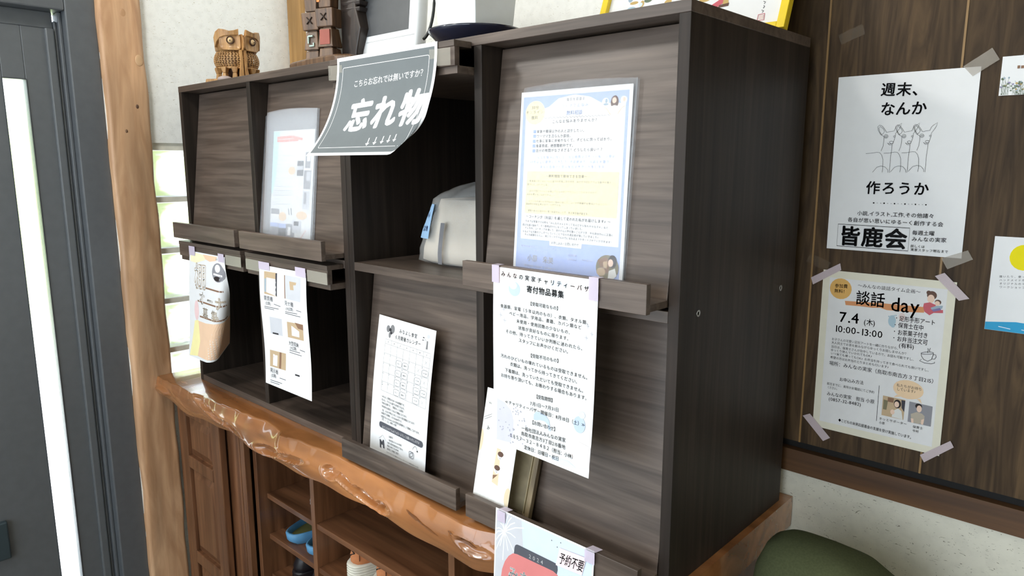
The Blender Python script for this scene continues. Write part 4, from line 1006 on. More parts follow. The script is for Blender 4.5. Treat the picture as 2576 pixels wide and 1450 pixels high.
S_coaching=[
('P',[(5,8),(204,8),(204,293),(5,293)],'periwinkle'),
('P',[(11.2,30.8),(50.9,27.0),(57.9,25.2),(76.5,13.3),(107.3,9.1),(136.6,14.3),(158.0,24.5),(198.9,26.4),(200.0,231.5),(12.9,232.4)],'white_print'),
('E',30.5,33.2,20.3,18.7,'butter'),
('T','30分',22.5,24.7,37.8,24.8,6.3,'ink_soft',0.4),
('T','オンライン',10.5,31.9,47.8,32.5,5.5,'ink_soft',0.4),
('T','無料',23.0,40.9,36.9,40.8,6.1,'ink_soft',0.4),
('T','毎日を頑張る',91.5,15.9,127.0,15.8,5.0,'ink_soft',0.4),
('T','ワーママお悩み',81.6,25.4,134.4,25.2,5.4,'blue_print',0.2),
('T','無料相談',92.8,36.2,123.5,35.8,7.1,'blue_print',1.2),
('K',[(49.1,40.9),(52.6,43.3),(55.6,40.9),(58.9,43.3),(61.9,41.0),(65.3,43.4),(68.3,41.0),(71.6,43.4),(74.6,41.0),(77.9,43.4),(80.8,41.1),(84.1,43.4),(87.0,41.1),(90.3,43.5),(93.2,41.1),(96.4,43.5),(99.3,41.2),(102.5,43.5),(105.4,41.2),(108.6,43.5),(111.4,41.2),(114.6,43.6),(117.4,41.3),(120.6,43.6),(123.4,41.3),(126.5,43.6),(129.3,41.3),(132.4,43.6),(135.2,41.4),(138.3,43.7),(141.0,41.4),(144.1,43.7),(146.8,41.4),(149.9,43.7),(152.6,41.4),(155.6,43.7),(158.3,41.5),(161.4,43.7),(164.0,41.5),(167.0,43.8),(169.6,41.5),(172.7,43.8)],0.5,'ink_soft'),
('E',179.8,24.0,6.9,9.3,'hair_brown'),
('E',179.2,21.7,3.7,4.2,'skin_print'),
('P',[(173.6,30.3),(179.6,28.7),(187.1,30.4),(187.9,44.9),(174.3,44.4)],'white_print'),
('K',[(174.1,42.4),(166.3,33.0),(161.7,31.0)],1.6,'skin_print'),
('K',[(185.8,41.8),(192.3,33.1),(198.1,30.4)],1.6,'skin_print'),
('E',163.8,23.3,6.0,5.9,'white_print'),
('E',195.4,21.8,5.6,5.4,'white_print'),
('E',165.5,21.8,2.3,3.1,'greyblue_print'),
('E',164.8,26.8,4.4,1.6,'greyblue_print'),
('E',196.0,21.3,2.6,3.5,'skin_print'),
('T','こんなお悩みありませんか？',65.3,48.3,153.6,48.3,5.4,'ink',0.3),
('T','家族や職場以外の人と話がしたい。',35.7,62.7,131.9,63.2,5.1,'ink',0.4),
('P',[(28.7,60.3),(34.6,60.4),(34.7,65.3),(28.8,65.3)],'blue_print'),
('T','ワーママ生活なんか孤独。',35.9,70.0,106.9,70.6,5.2,'ink',0.4),
('P',[(29.0,67.6),(34.9,67.7),(34.9,72.6),(29.1,72.6)],'blue_print'),
('T','仕事に家事に余裕がなくて、子どもに怒ってばかり。',35.5,77.7,181.9,76.7,5.1,'ink',0.4),
('P',[(28.5,75.4),(34.4,75.4),(34.5,80.4),(28.6,80.4)],'blue_print'),
('T','後輩育成、絶賛難航中です。',35.5,85.2,112.8,85.0,5.2,'ink',0.4),
('P',[(28.5,82.8),(34.4,82.8),(34.5,87.8),(28.6,87.9)],'blue_print'),
('T','自分の時間がなさすぎる！どうしたら良い？？',35.7,92.7,165.7,91.6,5.2,'ink',0.4),
('P',[(28.8,90.4),(34.7,90.4),(34.8,95.4),(28.9,95.5)],'blue_print'),
('T','こんなお悩みに対して、元公務員ママだった私・小原が',32.9,103.3,186.8,101.8,4.7,'blue_print',0.1),
('T','00名以上に提供してきたコーチの視点で、お話をお聴きし、',24.5,110.3,188.8,109.5,4.7,'blue_print',0.1),
('T','あなた自身から答えを出すサポートをします',45.7,118.0,168.8,117.0,4.8,'blue_print',0.1),
('P',[(20.0,125.0),(194.4,124.0),(194.7,190.5),(18.6,191.6)],'butter'),
('T','～無料相談で期待できる効果～',58.8,131.9,138.9,131.7,4.9,'ink_soft',0.6),
('T','無意識に思い込んでいる自分の思考に気が付き、自分を大切にできる言動や行動を',25.8,140.2,182.9,139.5,3.4,'ink_soft',0.1),
('T','選べるきっかけとなる。',21.1,145.7,67.1,145.7,3.5,'ink_soft',0.1),
('T','自分が何にストレスを感じているのか、イライラしているかが分かり',26.1,156.0,157.9,155.0,3.4,'ink_soft',0.1),
('T','対処を考えることができる。',21.4,161.3,75.5,161.4,3.5,'ink_soft',0.1),
('T','どうしたら良いか分からない悩みに対して、コーチが客観的な視点が入ることで、',25.6,172.0,181.2,171.2,3.4,'ink_soft',0.1),
('T','具体的な対処を考え出すことができる。',20.9,176.7,95.2,176.2,3.5,'ink_soft',0.1),
('T','家族や友人に話せない思いを話せることで、自己肯定感が高まる。',25.8,186.8,147.2,186.8,3.4,'ink_soft',0.1),
('T','～コーチング（対話）を通して変われた私がお届けします♪～',22.0,196.4,184.9,196.1,5.1,'ink',0.5),
('T','今までは家事ママの時も「みんなちゃんとやってるんだから私もやらなきゃ」など、',21.2,203.8,185.8,204.9,3.7,'ink_soft',0.2),
('T','自分を追い詰めて、そう思考ばかりになってしまっていました。',15.6,210.0,137.9,209.5,3.8,'ink_soft',0.2),
('T','そんな中、コーチングを通して、自分の心の声を聴くことができ、今の自分の心に正直に',21.1,214.9,191.0,214.8,3.7,'ink_soft',0.2),
('T','なるような行動を少しずつしていくことで日々の満足感が増していきました♪',16.4,220.4,167.0,219.9,3.7,'ink_soft',0.2),
('T','そんな経験をもとに、同じワーママさんの力になれるようサポートさせていただきます！',21.0,225.3,190.5,225.3,3.7,'ink_soft',0.2),
('P',[(73.0,231.0),(135.7,231.2),(134.9,239.2),(73.7,239.3)],'white_print'),
('T','お申し込み・お問い合わせ',76.6,234.6,130.2,234.0,4.8,'ink',0.5),
('T','鳥取市初認定ママ・ワーママ・サポート',14.6,243.9,97.6,244.1,3.6,'white_print',0.3),
('T','マザーコーチ',41.5,250.0,71.2,249.3,3.6,'white_print',0.3),
('T','小原\u3000朱美',29.3,261.7,83.1,262.0,10.6,'white_print',1.0),
('T','鳥取県在住・２児の母・元公務員ママ',23.7,274.1,88.0,274.6,3.4,'white_print',0.3),
('T','10名以上のママの相談実施中！',27.6,279.9,78.8,279.4,3.4,'white_print',0.3),
('T','公式LINE',109.8,250.3,127.7,250.0,4.2,'white_print',0.3),
('T','お申込み',109.8,256.5,127.5,256.3,3.9,'white_print',0.3),
('T','Instagram',137.0,255.2,157.4,254.8,3.7,'white_print',0.3),
('E',183.2,262.3,19.9,18.4,'photo_olive'),
('P',[(165.3,252.9),(180.8,246.7),(187.3,254.7),(185.8,269.4),(177.3,272.6),(170.5,262.2)],'photo_brown'),
('P',[(175.7,254.5),(182.8,253.2),(183.0,263.6),(176.5,262.9)],'photo_tan'),
('E',191.7,252.9,7.6,9.3,'hair_dark'),
('E',188.8,255.2,4.5,5.5,'skin_print'),
('E',172.7,269.4,7.9,6.1,'photo_tan'),
('P',[(185.2,279.2),(186.3,266.9),(196.6,262.3),(200.4,272.9),(193.8,278.4)],'cloth_white')]
S_flyer=[
('P',[(0.6,1.4),(33.0,1.7),(22.9,115.6),(6.5,168.8),(-3.9,163.7)],'pale_cyan'),
('K',[(19.0,18.6),(97.2,17.4)],7,'red_print'),
('K',[(99.5,16.7),(151.0,24.6)],7,'red_print'),
('K',[(20.5,26.3),(83.4,26.7)],7,'red_print'),
('K',[(85.7,25.8),(130.4,25.2)],7,'red_print'),
('K',[(7.6,37.3),(34.3,38.4)],1.6,'pale_grey_print'),
('K',[(8.5,50.4),(47.7,51.6)],1.6,'pale_grey_print'),
('K',[(9.4,64.0),(46.3,65.0)],1.6,'pale_grey_print'),
('K',[(53.6,64.8),(83.8,65.6)],1.6,'pale_grey_print'),
('K',[(90.9,65.5),(114.9,66.2)],1.6,'pale_grey_print'),
('K',[(10.4,78.1),(34.6,78.7)],1.6,'pale_grey_print'),
('K',[(42.0,78.5),(77.9,79.2)],1.6,'pale_grey_print'),
('K',[(11.1,88.9),(52.5,89.5)],1.6,'pale_grey_print'),
('K',[(11.5,95.6),(55.0,96.1)],1.6,'pale_grey_print'),
('K',[(62.2,95.9),(98.0,96.4)],1.6,'pale_grey_print'),
('K',[(11.9,100.9),(38.2,101.3)],1.6,'pale_grey_print'),
('K',[(45.6,101.1),(91.3,101.5)],1.6,'pale_grey_print'),
('K',[(12.3,107.1),(46.3,107.4)],1.6,'pale_grey_print'),
('K',[(53.6,107.2),(78.8,107.5)],1.6,'pale_grey_print'),
('K',[(13.5,125.0),(35.6,125.1)],1.6,'pale_grey_print'),
('K',[(43.0,124.8),(76.8,124.9)],1.6,'pale_grey_print'),
('K',[(83.9,124.6),(105.8,124.8)],1.6,'pale_grey_print'),
('K',[(14.1,134.3),(50.9,134.2)],1.6,'pale_grey_print'),
('K',[(14.6,140.9),(42.1,140.9)],1.6,'pale_grey_print'),
('K',[(15.0,147.5),(60.9,147.2)],1.6,'pale_grey_print'),
('K',[(68.1,146.8),(106.0,146.6)],1.6,'pale_grey_print'),
('K',[(15.5,154.1),(42.1,154.0)],1.6,'pale_grey_print'),
('K',[(15.8,158.6),(57.8,158.1)],1.6,'pale_grey_print'),
('K',[(64.9,157.7),(109.9,157.2)],1.6,'pale_grey_print'),
('K',[(16.2,164.6),(62.8,164.0)],1.6,'pale_grey_print'),
('K',[(70.0,163.6),(107.8,163.1)],1.6,'pale_grey_print'),
('K',[(16.6,170.7),(65.1,169.9)],1.6,'pale_grey_print'),
('K',[(72.3,169.4),(107.7,168.9)],1.6,'pale_grey_print'),
('K',[(17.2,180.4),(48.5,179.8)],1.6,'pale_grey_print'),
('K',[(17.9,189.5),(46.3,188.9)],1.6,'pale_grey_print'),
('K',[(18.2,194.7),(52.6,193.9)],1.6,'pale_grey_print'),
('K',[(59.8,193.4),(104.2,192.3)],1.6,'pale_grey_print'),
('E',104.2,105.2,17.6,10.9,'peach_print'),
('E',66.3,226.4,19.7,12.1,'peach_print'),
('E',162.9,219.6,26.9,11.0,'peach_print'),
('P',[(170.4,57.3),(194.1,57.3),(194.1,98.0),(170.4,98.0)],'photo_grey'),
('P',[(130.7,79.6),(161.9,79.6),(161.9,118.0),(130.7,118.0)],'photo_dark'),
('P',[(165.7,104.1),(198.3,104.1),(198.3,151.2),(165.7,151.2)],'photo_grey'),
('P',[(164.5,156.7),(196.0,156.7),(196.0,202.5),(164.5,202.5)],'pale_grey_print'),
('P',[(4.1,207.0),(47.7,207.0),(47.7,235.4),(4.1,235.4)],'photo_grey'),
('P',[(1.8,244.8),(46.3,244.8),(46.3,289.4),(1.8,289.4)],'photo_grey'),
('P',[(46.9,245.1),(88.7,245.1),(88.7,289.0),(46.9,289.0)],'photo_dark'),
('P',[(90.8,244.1),(129.7,244.1),(129.7,288.6),(90.8,288.6)],'photo_grey'),
('P',[(118.8,234.0),(161.9,234.0),(161.9,265.9),(118.8,265.9)],'pale_grey_print'),
('P',[(177.3,62.5),(193.4,62.5),(193.4,80.5),(177.3,80.5)],'white_print'),
('P',[(131.3,92.5),(161.2,92.5),(161.2,102.8),(131.3,102.8)],'pale_grey_print'),
('P',[(179.2,107.9),(197.5,107.9),(197.5,130.3),(179.2,130.3)],'pale_grey_print'),
('P',[(170.4,160.3),(182.6,160.3),(182.6,189.6),(170.4,189.6)],'photo_grey'),
('P',[(5.1,221.3),(47.7,221.3),(47.7,235.4),(5.1,235.4)],'white_print'),
('P',[(1.8,244.8),(44.2,244.8),(44.2,255.4),(1.8,255.4)],'periwinkle'),
('P',[(46.9,245.1),(86.9,245.1),(86.9,256.8),(46.9,256.8)],'periwinkle'),
('P',[(49.1,280.4),(88.7,280.4),(88.7,289.0),(49.1,289.0)],'peach_print'),
('P',[(95.9,252.5),(110.9,252.5),(110.9,273.9),(95.9,273.9)],'white_print'),
('P',[(127.1,236.0),(150.0,236.0),(150.0,247.1),(127.1,247.1)],'hair_dark'),
('K',[(95.5,203.7),(99.7,219.9)],3,'grey_print'),
('K',[(108.0,202.5),(112.6,220.6)],3,'grey_print'),
('K',[(151.9,287.7),(156.1,284.1)],2.2,'red_print'),
('K',[(158.2,282.2),(162.4,278.6)],2.2,'red_print'),
('K',[(164.5,276.8),(168.7,273.1)],2.2,'red_print'),
('K',[(170.8,271.3),(175.0,267.7)],2.2,'red_print'),
('K',[(177.1,265.9),(181.3,262.3)],2.2,'red_print'),
('K',[(183.3,260.5),(187.5,256.9)],2.2,'red_print'),
('K',[(198.0,7.1),(202.0,191.4)],0.5,'pale_grey_print')]
S_shelves=[
('P',[(7.4,113.5),(104.9,112.7),(102.4,199.7),(13.3,208.7)],'pale_print'),
('P',[(106.0,212.5),(198.7,212.4),(197.6,291.5),(110.7,297.1)],'pale_print'),
('P',[(24.1,14.3),(84.8,12.8),(80.9,69.4),(21.4,69.2)],'photo_tan'),
('P',[(34.9,28.3),(79.8,28.1),(75.4,68.5),(31.6,64.2)],'white_print'),
('P',[(77.3,14.0),(84.8,13.2),(80.9,69.4),(74.6,67.4)],'photo_dark'),
('P',[(24.9,31.8),(33.2,30.9),(30.1,64.4),(23.3,64.0)],'greyblue_print'),
('P',[(116.7,13.4),(188.1,13.7),(184.1,69.5),(117.6,69.0)],'pale_grey_print'),
('P',[(116.6,14.1),(120.2,14.2),(119.8,68.7),(115.7,69.2)],'photo_brown'),
('P',[(138.8,26.2),(169.3,26.2),(166.7,32.3),(155.8,33.6),(157.1,45.1),(141.7,45.8)],'photo_tan'),
('P',[(38.2,123.5),(96.0,121.3),(92.5,163.4),(36.8,165.4)],'pale_grey_print'),
('P',[(118.6,123.9),(189.0,120.4),(186.3,159.1),(116.9,161.6)],'photo_tan'),
('P',[(137.3,130.5),(169.6,139.5),(168.5,153.9),(135.4,154.8)],'pale_print'),
('P',[(153.5,120.8),(188.9,121.1),(188.0,134.1),(165.7,133.1)],'photo_brown'),
('P',[(25.6,208.5),(101.1,204.8),(96.7,247.3),(22.7,250.3)],'photo_tan'),
('P',[(49.1,217.2),(61.1,216.9),(57.3,244.6),(36.9,245.4),(40.5,216.3)],'white_print'),
('P',[(71.5,206.7),(81.0,206.2),(75.1,247.3),(65.6,248.0)],'photo_brown'),
('T','開閉棚',18.0,79.1,61.4,78.3,12.0,'ink_soft',0.4),
('T','(玄関)',22.7,91.9,49.8,90.6,8.5,'ink_soft',0.4),
('T','見せ棚',114.5,78.9,153.2,79.5,11.5,'ink_soft',0.4),
('T','(大広間)',117.9,92.3,150.5,91.0,8.1,'ink_soft',0.4),
('T','大型収納',118.1,174.8,161.8,173.7,11.3,'ink_soft',0.4),
('T','(大広間)',121.7,186.3,150.9,184.6,8.4,'ink_soft',0.4),
('T','掲示板',23.4,259.2,62.3,258.7,11.9,'ink_soft',0.4),
('T','(玄関)',27.1,272.5,51.7,270.4,8.9,'ink_soft',0.4),
('K',[(18.4,100.7),(85.4,98.6)],1.4,'ink_soft'),
('K',[(18.1,104.5),(63.9,103.4)],1.4,'ink_soft'),
('K',[(65.1,89.3),(95.2,91.2)],1.4,'ink_soft'),
('K',[(115.0,100.4),(168.3,98.5)],1.4,'ink_soft'),
('K',[(114.7,104.0),(180.8,103.7)],1.4,'ink_soft'),
('K',[(164.5,90.4),(186.0,91.3)],1.4,'ink_soft'),
('K',[(118.9,192.9),(165.8,191.4)],1.4,'ink_soft'),
('K',[(118.6,197.9),(171.9,197.4)],1.4,'ink_soft'),
('K',[(166.3,184.1),(187.9,184.8)],1.4,'ink_soft'),
('K',[(23.5,284.9),(79.2,282.9)],1.4,'ink_soft'),
('K',[(24.1,289.9),(66.9,288.1)],1.4,'ink_soft'),
('K',[(68.3,271.4),(96.6,270.8)],1.4,'ink_soft'),
('K',[(18.8,8.7),(30.4,8.7)],1.4,'ink_soft'),
('K',[(46.7,163.0),(73.9,161.6)],4,'dark_print'),
('K',[(139.4,248.7),(159.4,248.1)],4,'dark_print')]
S_owner=[
('P',[(4.4,1.1),(87.6,4.8),(98.9,17.6),(41.6,29.9),(8.4,28.3)],'cream_print'),
('P',[(83.3,3.7),(166.2,3.2),(161.3,14.3),(125.2,19.7),(98.8,14.9)],'orange_pale'),
('E',46.6,161.4,14.0,27.8,'pink_pale'),
('P',[(33.9,191.8),(56.1,187.4),(62.8,210.7),(68.8,245.2),(56.5,288.4),(6.1,294.6),(19.1,250.0)],'yellow_pale'),
('P',[(56.3,189.7),(103.5,190.3),(162.1,184.9),(210.5,185.3),(212.3,294.6),(56.5,288.4),(68.8,245.2)],'orange_pale'),
('K',[(41.1,91.5),(194.0,93.9)],4.5,'photo_brown'),
('K',[(53.6,133.4),(195.0,136.2)],4.5,'photo_brown'),
('K',[(65.3,175.6),(195.9,177.1)],4.5,'photo_brown'),
('T','棚',33.8,65.4,119.5,62.6,68.1,'tan_print',3),
('T','棚',33.8,65.4,119.5,62.6,68.1,'white_print',0.4),
('T','オーナー',56.3,121.8,248.6,131.5,37.2,'tan_print',2.5),
('T','オーナー',56.3,121.8,248.6,131.5,37.2,'white_print',0.3),
('T','募集',74.4,162.6,176.1,164.5,31.4,'tan_print',0.8),
('E',175.1,44.4,33.5,25.5,'photo_grey'),
('E',172.3,33.5,15.3,10.6,'white_print'),
('K',[(149.7,49.8),(198.2,51.3)],5,'white_print'),
('E',173.1,61.0,20.2,6.5,'hair_dark'),
('K',[(161.1,7.6),(162.9,12.9)],1.6,'ink_soft'),
('K',[(167.3,7.2),(169.0,12.4)],1.6,'ink_soft'),
('K',[(175.6,6.6),(177.3,11.8)],1.6,'ink_soft'),
('K',[(181.8,6.1),(183.5,11.4)],1.6,'ink_soft'),
('K',[(188.0,5.6),(189.6,10.9)],1.6,'ink_soft'),
('K',[(197.2,5.0),(198.9,10.2)],1.6,'ink_soft')]
S_lost=[
('P',[(7,7),(290,7),(290,203),(7,203)],'charcoal_print'),
('RR',20,20,277,190,4,1.0,'white_print'),
('T','こちらお忘れでは無いですか？',60.6,53.5,271.7,48.0,14.0,'white_print',0.8),
('T','忘れ物',65.4,121.2,296.5,108.8,66.5,'white_print',3.2),
('K',[(169.9,169.7),(174.0,184.2)],2.4,'white_print'),
('P',[(167.4,182.0),(178.8,181.0),(174.9,187.9)],'white_print'),
('K',[(190.2,168.3),(193.9,182.5)],2.4,'white_print'),
('P',[(187.7,180.3),(198.6,179.4),(194.8,186.1)],'white_print'),
('K',[(210.1,166.9),(213.6,180.8)],2.4,'white_print'),
('P',[(207.6,178.6),(218.0,177.7),(214.4,184.3)],'white_print'),
('K',[(227.4,165.3),(230.7,179.0)],2.4,'white_print'),
('P',[(224.9,176.8),(235.0,176.0),(231.4,182.4)],'white_print'),
('K',[(243.2,163.7),(246.3,177.2)],2.4,'white_print'),
('P',[(240.7,175.1),(250.5,174.2),(247.0,180.6)],'white_print')]
S_marche=[
('E',40.4,30.4,18.6,19.8,'yellow_print'),
('T','描いたり、使ったり、',11.1,62.2,59.4,58.4,3.6,'ink_soft',0.2),
('T','ハンドメイド作品販売',11.7,67.8,59.9,63.7,3.6,'ink_soft',0.2),
('T','オリジナルのデザイン',12.2,73.3,60.5,69.1,3.7,'ink_soft',0.2),
('T','ワークショップやその',12.8,78.8,61.0,74.4,3.7,'ink_soft',0.2)]
S_flowers=[
('K',[(5.7,56.2),(8.3,48.1),(1.7,31.6)],0.3,'green_print'),
('E',3.5,33.7,1.5,1.0,'green_print'),
('K',[(11.3,56.4),(11.6,51.1),(12.9,38.2)],0.3,'green_print'),
('E',11.2,40.0,1.4,1.0,'lilac_print'),
('K',[(11.9,56.4),(10.5,46.7),(4.3,28.9)],0.3,'green_print'),
('E',10.8,31.3,1.2,1.5,'greyblue_print'),
('K',[(29.9,56.9),(30.1,56.0),(34.4,47.8)],0.3,'green_print'),
('E',29.5,49.4,1.7,1.4,'ochre_print'),
('K',[(9.5,56.4),(8.1,51.0),(-0.1,37.5)],0.3,'green_print'),
('E',10.5,40.2,1.7,1.3,'green_print'),
('K',[(20.2,56.7),(19.2,54.7),(12.2,44.7)],0.3,'green_print'),
('E',17.6,47.0,1.7,1.3,'green_print'),
('K',[(16.9,56.6),(18.1,51.8),(14.6,39.0)],0.3,'green_print'),
('E',16.8,41.1,1.4,1.4,'lilac_print'),
('K',[(22.0,56.7),(20.2,53.1),(21.4,42.0)],0.3,'green_print'),
('E',19.4,43.8,1.5,1.6,'greyblue_print'),
('K',[(31.3,57.0),(30.5,52.4),(28.5,40.0)],0.3,'green_print'),
('E',26.2,41.8,2.0,1.8,'ochre_print'),
('K',[(28.2,56.9),(28.9,53.8),(25.6,42.7)],0.3,'green_print'),
('E',22.3,44.4,1.7,1.4,'green_print'),
('K',[(7.5,56.3),(4.7,52.5),(2.4,40.9)],0.3,'green_print'),
('E',5.4,43.0,1.4,1.8,'green_print'),
('K',[(26.7,56.8),(24.0,53.2),(30.1,42.5)],0.3,'green_print'),
('E',24.9,44.0,1.8,1.6,'lilac_print'),
('K',[(26.8,56.8),(25.8,50.5),(18.9,36.1)],0.3,'green_print'),
('E',26.6,38.5,1.1,1.6,'greyblue_print'),
('K',[(5.5,56.2),(6.9,52.5),(2.9,40.7)],0.3,'green_print'),
('E',7.4,43.0,1.6,1.6,'ochre_print'),
('K',[(27.4,56.9),(26.9,51.7),(25.3,38.9)],0.3,'green_print'),
('E',24.1,40.7,1.6,1.6,'green_print'),
('K',[(27.6,56.9),(26.9,50.5),(24.4,36.4)],0.3,'green_print'),
('E',24.6,38.3,1.6,1.1,'green_print'),
('K',[(10.0,56.4),(10.4,50.3),(6.1,36.2)],0.3,'green_print'),
('E',11.8,38.5,2.0,1.2,'lilac_print'),
('K',[(8.4,56.3),(7.8,47.0),(11.5,30.3)],0.3,'green_print'),
('E',4.8,31.6,1.9,1.2,'greyblue_print'),
('K',[(22.9,56.7),(19.9,51.1),(21.6,38.2)],0.3,'green_print'),
('E',21.3,40.0,1.7,1.4,'ochre_print'),
('K',[(7.4,56.3),(6.2,52.7),(8.1,41.6)],0.3,'green_print'),
('E',6.4,43.4,2.0,1.2,'green_print'),
('K',[(3.7,56.2),(2.7,47.3),(3.8,30.8)],0.3,'green_print'),
('E',2.6,32.6,1.6,1.8,'green_print'),
('K',[(4.1,56.2),(4.6,53.3),(0.7,42.4)],0.3,'green_print'),
('E',2.0,44.4,2.0,1.1,'lilac_print'),
('K',[(23.1,56.7),(20.9,56.1),(16.2,47.6)],0.3,'green_print'),
('E',22.7,50.0,1.5,1.3,'greyblue_print'),
('K',[(25.0,56.8),(22.2,55.5),(22.2,46.8)],0.3,'green_print'),
('E',21.4,48.7,1.4,1.1,'ochre_print'),
('K',[(30.2,56.9),(29.1,51.3),(25.6,37.9)],0.3,'green_print'),
('E',27.8,40.0,1.3,1.4,'green_print'),
('K',[(30.3,56.9),(27.0,54.2),(32.6,44.4)],0.3,'green_print'),
('E',33.4,46.3,1.7,1.0,'green_print'),
('E',24.8,55.7,1.1,1.0,'green_print'),
('E',19.7,46.5,1.1,1.0,'green_print'),
('E',22.3,52.4,1.2,1.0,'green_print'),
('E',21.1,44.7,1.1,1.0,'green_print'),
('E',31.5,56.3,1.2,0.9,'green_print'),
('E',14.7,50.3,1.2,1.0,'green_print'),
('E',3.6,54.9,1.2,1.0,'green_print'),
('E',26.5,51.7,1.2,0.9,'green_print'),
('E',24.2,45.5,1.2,1.0,'green_print'),
('E',10.8,45.4,1.1,0.9,'green_print'),
('E',19.2,43.9,1.1,0.9,'green_print'),
('E',28.6,49.5,1.1,0.9,'green_print'),
('E',14.7,43.7,1.1,1.0,'green_print'),
('E',22.8,53.8,1.2,1.0,'green_print'),
('P',[(19.9,14.5),(23.1,14.5),(23.1,18.8),(19.9,18.8)],'photo_brown'),
('P',[(24.4,14.9),(28.0,14.9),(28.0,19.0),(24.4,19.0)],'photo_brown')]
S_leaflet=[
('E',1.2,91.0,6.7,19.5,'sand_print'),
('E',94.7,171.0,8.5,16.5,'sand_print'),
('P',[(49.1,95.2),(59.4,95.7),(65.2,158.1),(47.6,155.3),(47.8,125.2)],'sand_print'),
('E',60.8,107.8,7.4,6.3,'white_print'),
('E',61.0,103.8,7.9,4.5,'hair_brown'),
('E',58.7,109.1,0.6,0.7,'ink'),
('E',63.6,108.3,0.6,0.7,'ink'),
('K',[(59.4,111.5),(62.9,110.9)],0.8,'ink_soft'),
('E',56.7,132.3,7.5,6.3,'white_print'),
('E',56.9,128.3,8.0,4.5,'hair_brown'),
('E',54.5,133.6,0.7,0.8,'ink'),
('E',59.5,132.7,0.6,0.8,'ink'),
('K',[(55.2,136.1),(58.8,135.4)],0.8,'ink_soft'),
('P',[(47.9,142.6),(60.9,139.7),(49.4,150.0)],'photo_brown'),
('T','「みん',6.1,24.1,18.0,24.2,3.9,'ink',0.3),
('T','み',13.2,67.5,22.5,65.7,7.7,'ink',0.5),
('K',[(1.3,51.1),(22.3,42.0)],0.6,'ink_soft'),
('K',[(2.7,54.8),(22.7,45.8)],0.6,'ink_soft')]
# ------------------------------------------------------------------ things on top of the cabinets
ZTOP = H
# --- carved owl
owl_m = wood('owl_wood', (150, 104, 56), (206, 160, 102), 'Z', .5, .15, across=120, along=20)
owl_d = mat('owl_groove', (70, 42, 24), .7)
OX, OY = .155, .10
owl = thing('owl_carving', 'carved light wood owl with lattice body on the cabinet top, before white plaster', 'carving', (OX, OY, ZTOP))
fa = math.atan2(CAM.y - OY, CAM.x - OX) + .30           # the beak looks a little to the right of the viewer
def O(r, a, z): return (OX + r * cos(fa + a), OY + r * sin(fa + a), ZTOP + z)
mb = MB()
base = [(.066, 0), (.06, .5), (.062, 1.0), (.055, 1.7), (.062, 2.5), (.058, 3.3), (.074, 4.1), (.088, 4.75), (.07, 5.4)]
mb.loft([[O(r, a, 0) for r, a in base], [O(r * .97, a, .012) for r, a in base]], 0, False)
mb.build('base', owl_m, owl, bevel=.002)
mb = MB(); n = 42; rws = 9
prof = lambda t: .0485 + .0105 * sin(pi * (t * .8 + .12))
mb.loft([[O(prof(j / rws), 2 * pi * (i + .5 * (j % 2)) / n, .043 + .043 * j / rws) for i in range(n)] for j in range(rws + 1)], 0, True, True, False)
body = mb.build('lattice_body', owl_m, owl)
bm = bmesh.new(); bm.from_mesh(body.data)
res = bmesh.ops.inset_individual(bm, faces=bm.faces[:], thickness=.0011)
rim = set(res['faces']); bmesh.ops.delete(bm, geom=[f for f in bm.faces if f not in rim], context='FACES'); bm.to_mesh(body.data); bm.free()
b = body.modifiers.new('solid', 'SOLIDIFY'); b.thickness = .003; b.offset = -1
b = body.modifiers.new('sub', 'SUBSURF'); b.levels = 1; b.render_levels = 1
mb = MB(); mb.lathe(OX, OY, [(.022, ZTOP + .012), (.034, ZTOP + .03), (.044, ZTOP + .06), (.040, ZTOP + .088)], 20); mb.build('inner_core', owl_d, owl)
mb = MB(); mb.lathe(OX, OY, [(.052, ZTOP + .0395), (.0545, ZTOP + .042), (.0525, ZTOP + .0455), (.046, ZTOP + .045), (.046, ZTOP + .0395)], 40); mb.build('belly_ring', owl_m, owl)
for a in (-1.5, -.95, -.42, .55, 1.15, 2.2, 4.1):
    mb = MB(); p = O(.050, a, .0)
    mb.taper(p[0], p[1], ZTOP + .010, ZTOP + .028, .015, .015, .011, .010, rot=fa + a); mb.taper(p[0], p[1], ZTOP + .028, ZTOP + .043, .011, .010, .018, .018, rot=fa + a)
    mb.build('foot', owl_m, owl, bevel=.0015)
for sg in (-1, 1):                                      # breast keel, two ribs from beak to base
    mb = MB()
    mb.loft([[O(r0, sg * a0, z) for r0, a0 in ((.048, .02), (.050 + d, .025), (.050 + d, w), (.048, w + .04))] for z, w, d in ((.010, .24, .018), (.02, .19, .014), (.04, .15, .012), (.06, .14, .011), (.088, .16, .009))], 0, False)
    mb.build('breast_keel', owl_m, owl, bevel=.001)
mb = MB()                                               # head
mb.loft([[O(k, 2 * pi * j / 40, z) for j in range(40)] for k, z in ((.040, .084), (.053, .088), (.0545, .100), (.054, .118), (.048, .127), (.03, .130))])
mb.build('head', owl_m, owl)
def patch(r, a, z, sg): return O(r, sg * a, z)
